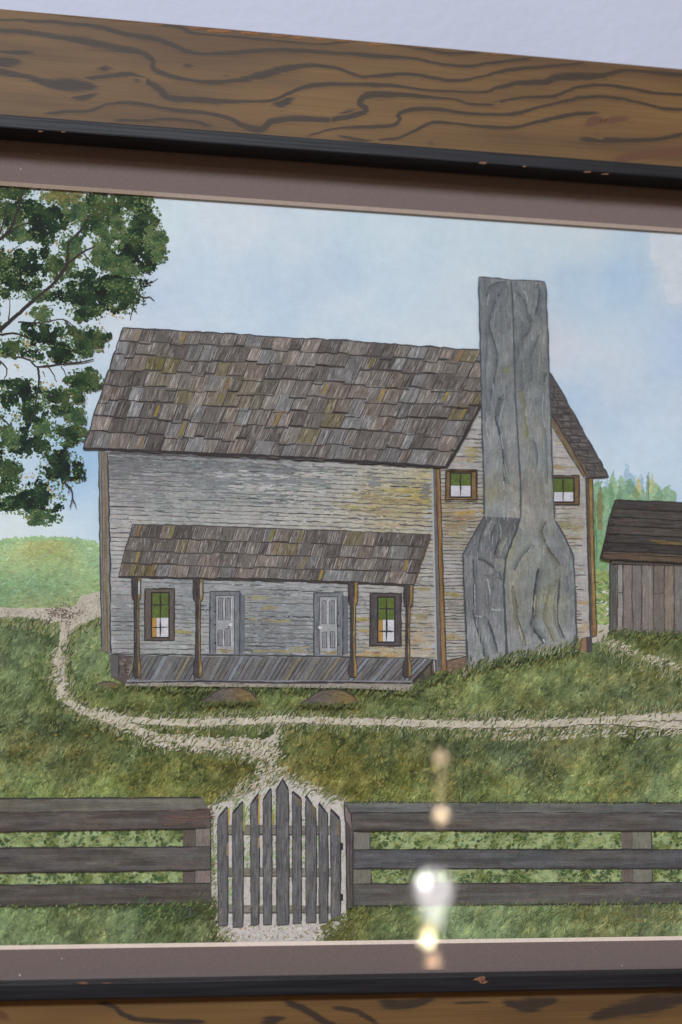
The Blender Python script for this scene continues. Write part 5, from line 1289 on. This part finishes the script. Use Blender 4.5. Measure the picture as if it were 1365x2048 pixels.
# ================================================================ grain brushed on the frame, chips and dust
def grain(name, parent, lines, y, mat):
    for li, (pts, wid, tint) in enumerate(lines):
        q = smooth(pts, 10)
        d = np.concatenate([[0], np.cumsum(np.hypot(*np.diff(q, axis=0).T))])
        n = max(8, int(d[-1] / 4)); t = np.linspace(0, d[-1], n)
        q = np.column_stack([np.interp(t, d, q[:, 0]), np.interp(t, d, q[:, 1])])
        wd = np.interp(np.linspace(0, 1, n), np.linspace(0, 1, len(wid)), wid)
        wd = wd * (.75 + .8 * vnoise(np.arange(n), np.zeros(n), 16, li + 300)) + .7
        ends = np.minimum(1, np.minimum(np.arange(n), np.arange(n)[::-1]) / 6.0)
        tg = np.gradient(q, axis=0); tg /= np.maximum(np.linalg.norm(tg, axis=1, keepdims=True), 1e-6)
        nr = np.column_stack([-tg[:, 1], tg[:, 0]])
        rag = (vnoise(np.arange(n), np.zeros(n), 4, li + 700) - .5) * 1.2
        prof = [(-1.15, 0), (-.75, .42), (-.3, .85), (.2, 1.0), (.6, .75), (.95, .35), (1.4, 0)]
        m = len(prof); V, Fc, Am = [], [], []
        yy = y - .00004 - .000002 * li
        for s_, a_ in prof:
            p_ = q + nr * (wd * s_ * .72 + (rag if abs(s_) > .5 else 0))[:, None]
            X, Z = plane(p_[:, 0], p_[:, 1], y)
            Z = np.minimum(Z, Z_OUT - .0012) if parent is rails['t'] else Z
            V.append(np.column_stack([X, yy - np.arange(n) * 2e-7, Z])); Am.append(a_ * ends)
        V = np.stack(V, 1).reshape(-1, 3); Am = np.stack(Am, 1).ravel()
        for i in range(n - 1):
            for k in range(m - 1):
                a = i * m + k
                Fc.append((a, a + m, a + m + 1, a + 1))
        me = bpy.data.meshes.new(name); me.from_pydata(V.tolist(), [], Fc); me.update()
        me.attributes.new('Amt', 'FLOAT', 'POINT').data.foreach_set('value', Am.astype(np.float32))
        me.attributes.new('Tint', 'FLOAT_COLOR', 'POINT').data.foreach_set('color', np.tile(np.array([*tint, 1.0], np.float32), len(V)))
        link(name, me, mat, parent)


DK = tuple(lin((52, 40, 30)) / .8); RD = tuple(lin((84, 56, 38)) / .8); BK = tuple(lin((49, 39, 32)) / .8)
TA = lambda l: T(0, 0, .5128, l); TB = lambda l: T(665, 0, .5128, l)
top_lines = [
    (TA([(-160, 84), (0, 78), (150, 82), (300, 95), (400, 108), (480, 130), (620, 155), (720, 195), (800, 212), (950, 203), (1100, 195), (1365, 210), (1430, 216)]) + TB([(250, 222), (340, 232), (420, 250), (520, 258), (650, 242), (800, 225)]), [4, 4, 5, 7, 5, 9, 6, 5, 4, 4, 3], DK),
    (TA([(590, 88), (700, 105), (760, 130), (900, 142), (1100, 160), (1250, 172), (1400, 155)]), [5, 7, 3, 3, 3, 3, 2], DK),
    (TA([(-160, 112), (0, 118), (100, 125), (200, 140), (330, 160), (450, 185), (560, 208), (600, 238), (602, 268), (680, 300), (780, 318), (900, 316), (1000, 298), (1100, 272), (1200, 256), (1300, 262), (1380, 290), (1420, 300)]) + TB([(150, 298), (240, 290), (320, 290), (400, 305), (480, 315), (580, 300), (680, 275), (850, 258), (1000, 245)]), [5, 5, 6, 9, 12, 9, 5, 8, 9, 6, 5, 6, 5, 4, 5, 4, 3], DK),
    (TA([(-150, 205), (0, 205), (80, 205), (150, 206)]), [12, 12, 6], BK), (TA([(-150, 242), (0, 240), (60, 240), (105, 246)]), [20, 20, 8], BK),
    (TA([(-150, 270), (0, 280), (100, 298), (200, 325), (300, 330), (400, 345)]), [7, 8, 10, 14, 18, 4], BK), (TA([(240, 355), (320, 368), (395, 355)]), [8, 20, 8], BK),
    (TA([(280, 312), (420, 298), (500, 288), (560, 310), (620, 345), (660, 378), (780, 388), (900, 396), (1050, 392), (1120, 368), (1200, 336), (1300, 328), (1420, 330)]) + TB([(150, 330), (250, 335), (350, 350), (450, 355), (590, 360), (640, 342), (720, 325), (830, 318), (880, 300), (1050, 295), (1140, 275), (1280, 285), (1450, 296)]), [5, 5, 7, 9, 7, 5, 6, 8, 6, 5, 4, 4, 5, 10, 10, 5, 6, 5], DK),
    (TB([(600, 352), (660, 335), (740, 322), (840, 314)]), [4, 9, 10, 4], RD), (TB([(1070, 288), (1140, 278), (1220, 280)]), [3, 7, 3], RD),
    (TA([(355, 272), (410, 266), (465, 268)]), [5, 10, 5], BK), (TA([(695, 261), (735, 258), (775, 259)]), [3, 6, 3], BK), (TA([(860, 292), (910, 290)]), [3, 3], DK), (TA([(500, 308), (570, 320)]), [5, 8], BK),
    (TA([(160, 445), (250, 436), (350, 432), (420, 408), (510, 400), (600, 415), (700, 432), (800, 440), (900, 462), (950, 490), (1020, 503), (1060, 472), (1150, 462), (1300, 468)]) + TB([(0, 465), (80, 452), (132, 430), (105, 405), (135, 372), (250, 368), (380, 380), (460, 385), (550, 407), (655, 408)]), [5, 5, 5, 5, 5, 6, 10, 9, 8, 6, 9, 14, 8, 4, 4, 6], DK),
    (TA([(930, 470), (980, 495), (1040, 490)]), [5, 10, 5], BK), (TA([(1040, 408), (1110, 396), (1168, 372)]), [5, 14, 6], BK), (TB([(0, 462), (60, 450), (125, 428)]), [8, 16, 8], BK),
    (TB([(600, 410), (680, 390), (760, 378), (860, 375), (960, 340), (1060, 332), (1160, 345), (1280, 365), (1450, 370)]), [6, 4, 4, 4, 4, 4, 4, 4], DK),
    (TA([(430, 468), (560, 470), (660, 464), (760, 475), (850, 502)]), [3, 3, 4, 3], DK), (TA([(1180, 535), (1280, 508), (1350, 498)]) + TB([(60, 497), (120, 495), (230, 490), (262, 465), (258, 445), (320, 425), (400, 425), (480, 436), (560, 445), (700, 445), (780, 425), (880, 400), (1000, 378), (1100, 382), (1220, 405), (1300, 425), (1450, 428)]), [4, 4, 5, 7, 8, 4, 4, 5, 4, 4, 4, 4, 5, 4], DK),
    (TB([(150, 546), (250, 540), (320, 510), (400, 476), (520, 488), (640, 497), (720, 495), (800, 475), (920, 450), (1000, 442), (1060, 440)]), [4, 5, 4, 4, 4, 4, 5, 6, 6, 5], DK), (TB([(1000, 520), (990, 490), (1030, 465), (1070, 442)]), [9, 14, 20, 8], RD), (TB([(1040, 470), (1110, 465), (1180, 460)]), [12, 9, 4], RD), (TB([(945, 540), (1080, 548), (1250, 545), (1310, 535), (1450, 505)]), [6, 8, 5, 5, 4], DK), (TB([(1010, 515), (1060, 530)]), [8, 6], RD),
    (TB([(1080, 628), (1200, 606), (1330, 592), (1450, 585)]), [8, 14, 16, 16], RD), (TB([(355, 556), (415, 560)]), [6, 8], DK), (TB([(200, 168), (300, 180), (400, 200), (480, 208), (600, 203)]), [3, 3, 3, 3], DK), (TB([(0, 525), (110, 545), (180, 550)]), [3, 5, 3], DK)]
grain('grain_line', rails['t'], top_lines, Y_FACE, M_wood)
TC = lambda l: T(0, 1800, .5128, l); TD = lambda l: T(665, 1450, .5128, l)
bot_lines = [(TC([(360, 398), (440, 412), (500, 455), (600, 470), (820, 474)]), [6, 10, 8, 8, 5], BK), (TD([(160, 1078), (280, 1088), (420, 1062)]), [8, 20, 8], BK), (TD([(-20, 1098), (80, 1112), (140, 1140), (200, 1180)]), [5, 6, 6, 5], DK), (TC([(1000, 478), (1080, 462), (1130, 455)]), [10, 16, 6], BK), (TC([(1090, 388), (1180, 420), (1260, 470), (1340, 500)]), [8, 10, 10, 8], BK),
             (TD([(640, 1075), (760, 1090), (900, 1062)]), [8, 18, 10], BK), (TD([(980, 1150), (1080, 1120), (1200, 1095), (1400, 1060)]), [12, 20, 24, 20], BK), (TD([(1180, 1060), (1400, 1050)]), [10, 16], BK), (TC([(-60, 440), (0, 445), (60, 480)]), [20, 16, 8], RD), (TD([(450, 1085), (640, 1080)]), [3, 3], DK)]
grain('grain_line', rails['b'], bot_lines, Y_FACE, M_wood)


def flecks(name, parent, items, y, mat):
    for px, py, rx, ry in items:
        n = 11; a = np.linspace(0, 2 * np.pi, n, endpoint=False); r = 1 + rng.uniform(-.35, .3, n)
        X, Z = plane(px + np.cos(a) * rx * r, py + np.sin(a) * ry * r, y)
        Z = np.minimum(Z, Z_OUT - .0016)
        v = [(X[i], y + .00002, Z[i]) for i in range(n)] + [(X[i] * .8 + X.mean() * .2, y - .00012, Z[i] * .8 + Z.mean() * .2) for i in range(n)]
        f_ = [tuple(range(2 * n - 1, n - 1, -1))] + [(i, (i + 1) % n, n + (i + 1) % n, n + i) for i in range(n)]
        pydata(name, v, f_, mat, parent)


flecks('paint_chip', lips['t'], [(82, 263, 6, 1.8), (127, 264, 4, 1.6), (965, 326, 9, 3), (1050, 333, 4, 1.8), (1176, 344, 8, 2), (1211, 348, 8, 1.5)], Y_LIP - .00005, M_chip)
flecks('paint_chip', lips['b'], [(962, 1958, 13, 6), (968, 1964, 8, 4), (167, 1966, 11, 2.2), (215, 1966, 10, 1.2)], Y_LIP - .00005, M_chip)
flecks('worn_edge', rails['t'], [(400, 56, 28, 2.6), (445, 61, 30, 3.4), (500, 66, 26, 3.2), (560, 71, 26, 3.2), (600, 75, 16, 3.4), (640, 78, 12, 2.3), (250, 41, 30, 1.4), (755, 89, 18, 2.6), (690, 82, 24, 1.6), (150, 31.5, 30, 1.2), (840, 94.5, 20, 1.2), (1000, 109, 30, 1.2), (320, 48, 16, 2.6)], Y_FACE - .00006, simple('worn_orange_edge', tuple(lin((124, 86, 56)) / .8), .7, .2, 500, .25))
flecks('dust_speck', mat_board, [(42, 338, 1.2, 2.5), (77, 308, 1.4, 1.4), (40, 1950, 1.6, 3), (124, 1917, 2, 1.2), (1244, 1931, 1, 2), (108, 352, .9, 1)], Y_MATF, M_dust)

# ================================================================ the lamp whose bulb and glints are mirrored in the glass
# it hangs behind the photographer, to the right
def behind(px, py, dist):
    d = FWD + RGT * ((px - 682.5) / F_PX) - UPV * ((py - 1024) / F_PX)
    d = d / np.linalg.norm(d)
    p = CAM + d * dist
    return np.array([p[0], 2 * Y_GLASS - p[1], p[2]])


DL = 5.0
k_px = DL / F_PX
lamp_top = behind(884, 1300, DL)
lamp = bpy.data.objects.new('hanging_lamp', None); col.objects.link(lamp)
bulb_c = behind(868, 1776, DL)
lamp.location = tuple(bulb_c)
lamp['label'] = 'hanging brass lamp with bright bulb, mirrored in the lower right of the picture glass'
lamp['category'] = 'lamp'


def lathe(name, c, prof, mat, parent, n=24):
    v, f_ = [], []
    for r, z in prof:
        for i in range(n):
            a = 2 * math.pi * i / n
            v.append((c[0] + r * math.cos(a), c[1] + r * math.sin(a), c[2] + z))
    for j in range(len(prof) - 1):
        for i in range(n):
            f_.append((j * n + i, j * n + (i + 1) % n, (j + 1) * n + (i + 1) % n, (j + 1) * n + i))
    return pydata(name, v, f_, mat, parent, True)


def ball(name, px, py, rpx, mat, parent):
    c = behind(px, py, DL - 0.16); r = rpx * k_px
    pr = [(r * math.sin(t) + 1e-5, -r * math.cos(t)) for t in np.linspace(0, math.pi, 9)]
    return lathe(name, c, pr, mat, parent, 14)


R_ = 36 * k_px
prof = [(.36 * R_, -2.1 * R_), (.40 * R_, -1.7 * R_), (.6 * R_, -1.15 * R_), (.9 * R_, -.55 * R_), (1.0 * R_, 0), (.92 * R_, .42 * R_), (.7 * R_, .75 * R_), (.36 * R_, .95 * R_), (1e-5, R_)]
lathe('bulb', bulb_c, prof, emit_mat('bulb_glass_glow', (1, .95, .94), 11.0), lamp)
sock_c = behind(861, 1868, DL)
lathe('socket', sock_c, [(1e-5, .5 * R_), (.38 * R_, .5 * R_), (.42 * R_, .1 * R_), (.36 * R_, -.6 * R_), (.2 * R_, -.9 * R_), (.2 * R_, -4 * R_), (1e-5, -4 * R_)], M_brass, lamp)
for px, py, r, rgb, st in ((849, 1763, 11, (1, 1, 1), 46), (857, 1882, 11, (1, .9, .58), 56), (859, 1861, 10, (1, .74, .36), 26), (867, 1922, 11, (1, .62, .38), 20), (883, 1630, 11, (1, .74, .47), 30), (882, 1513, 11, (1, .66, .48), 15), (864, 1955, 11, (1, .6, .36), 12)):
    ball('glint_ball', px, py, r, emit_mat('glint_glow', rgb, st), lamp)  # added glowing balls for the brass glints and the bulb's hot spot
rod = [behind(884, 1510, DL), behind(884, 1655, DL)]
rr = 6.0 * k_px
lathe('stem_glow', rod[1], [(1e-5, 0), (rr, 0), (rr, rod[0][2] - rod[1][2]), (1e-5, rod[0][2] - rod[1][2])], emit_mat('stem_sheen_glow', (1, .72, .42), 5.0), lamp, 12)  # stands for the lit brass stem; its sheen is put in as glow
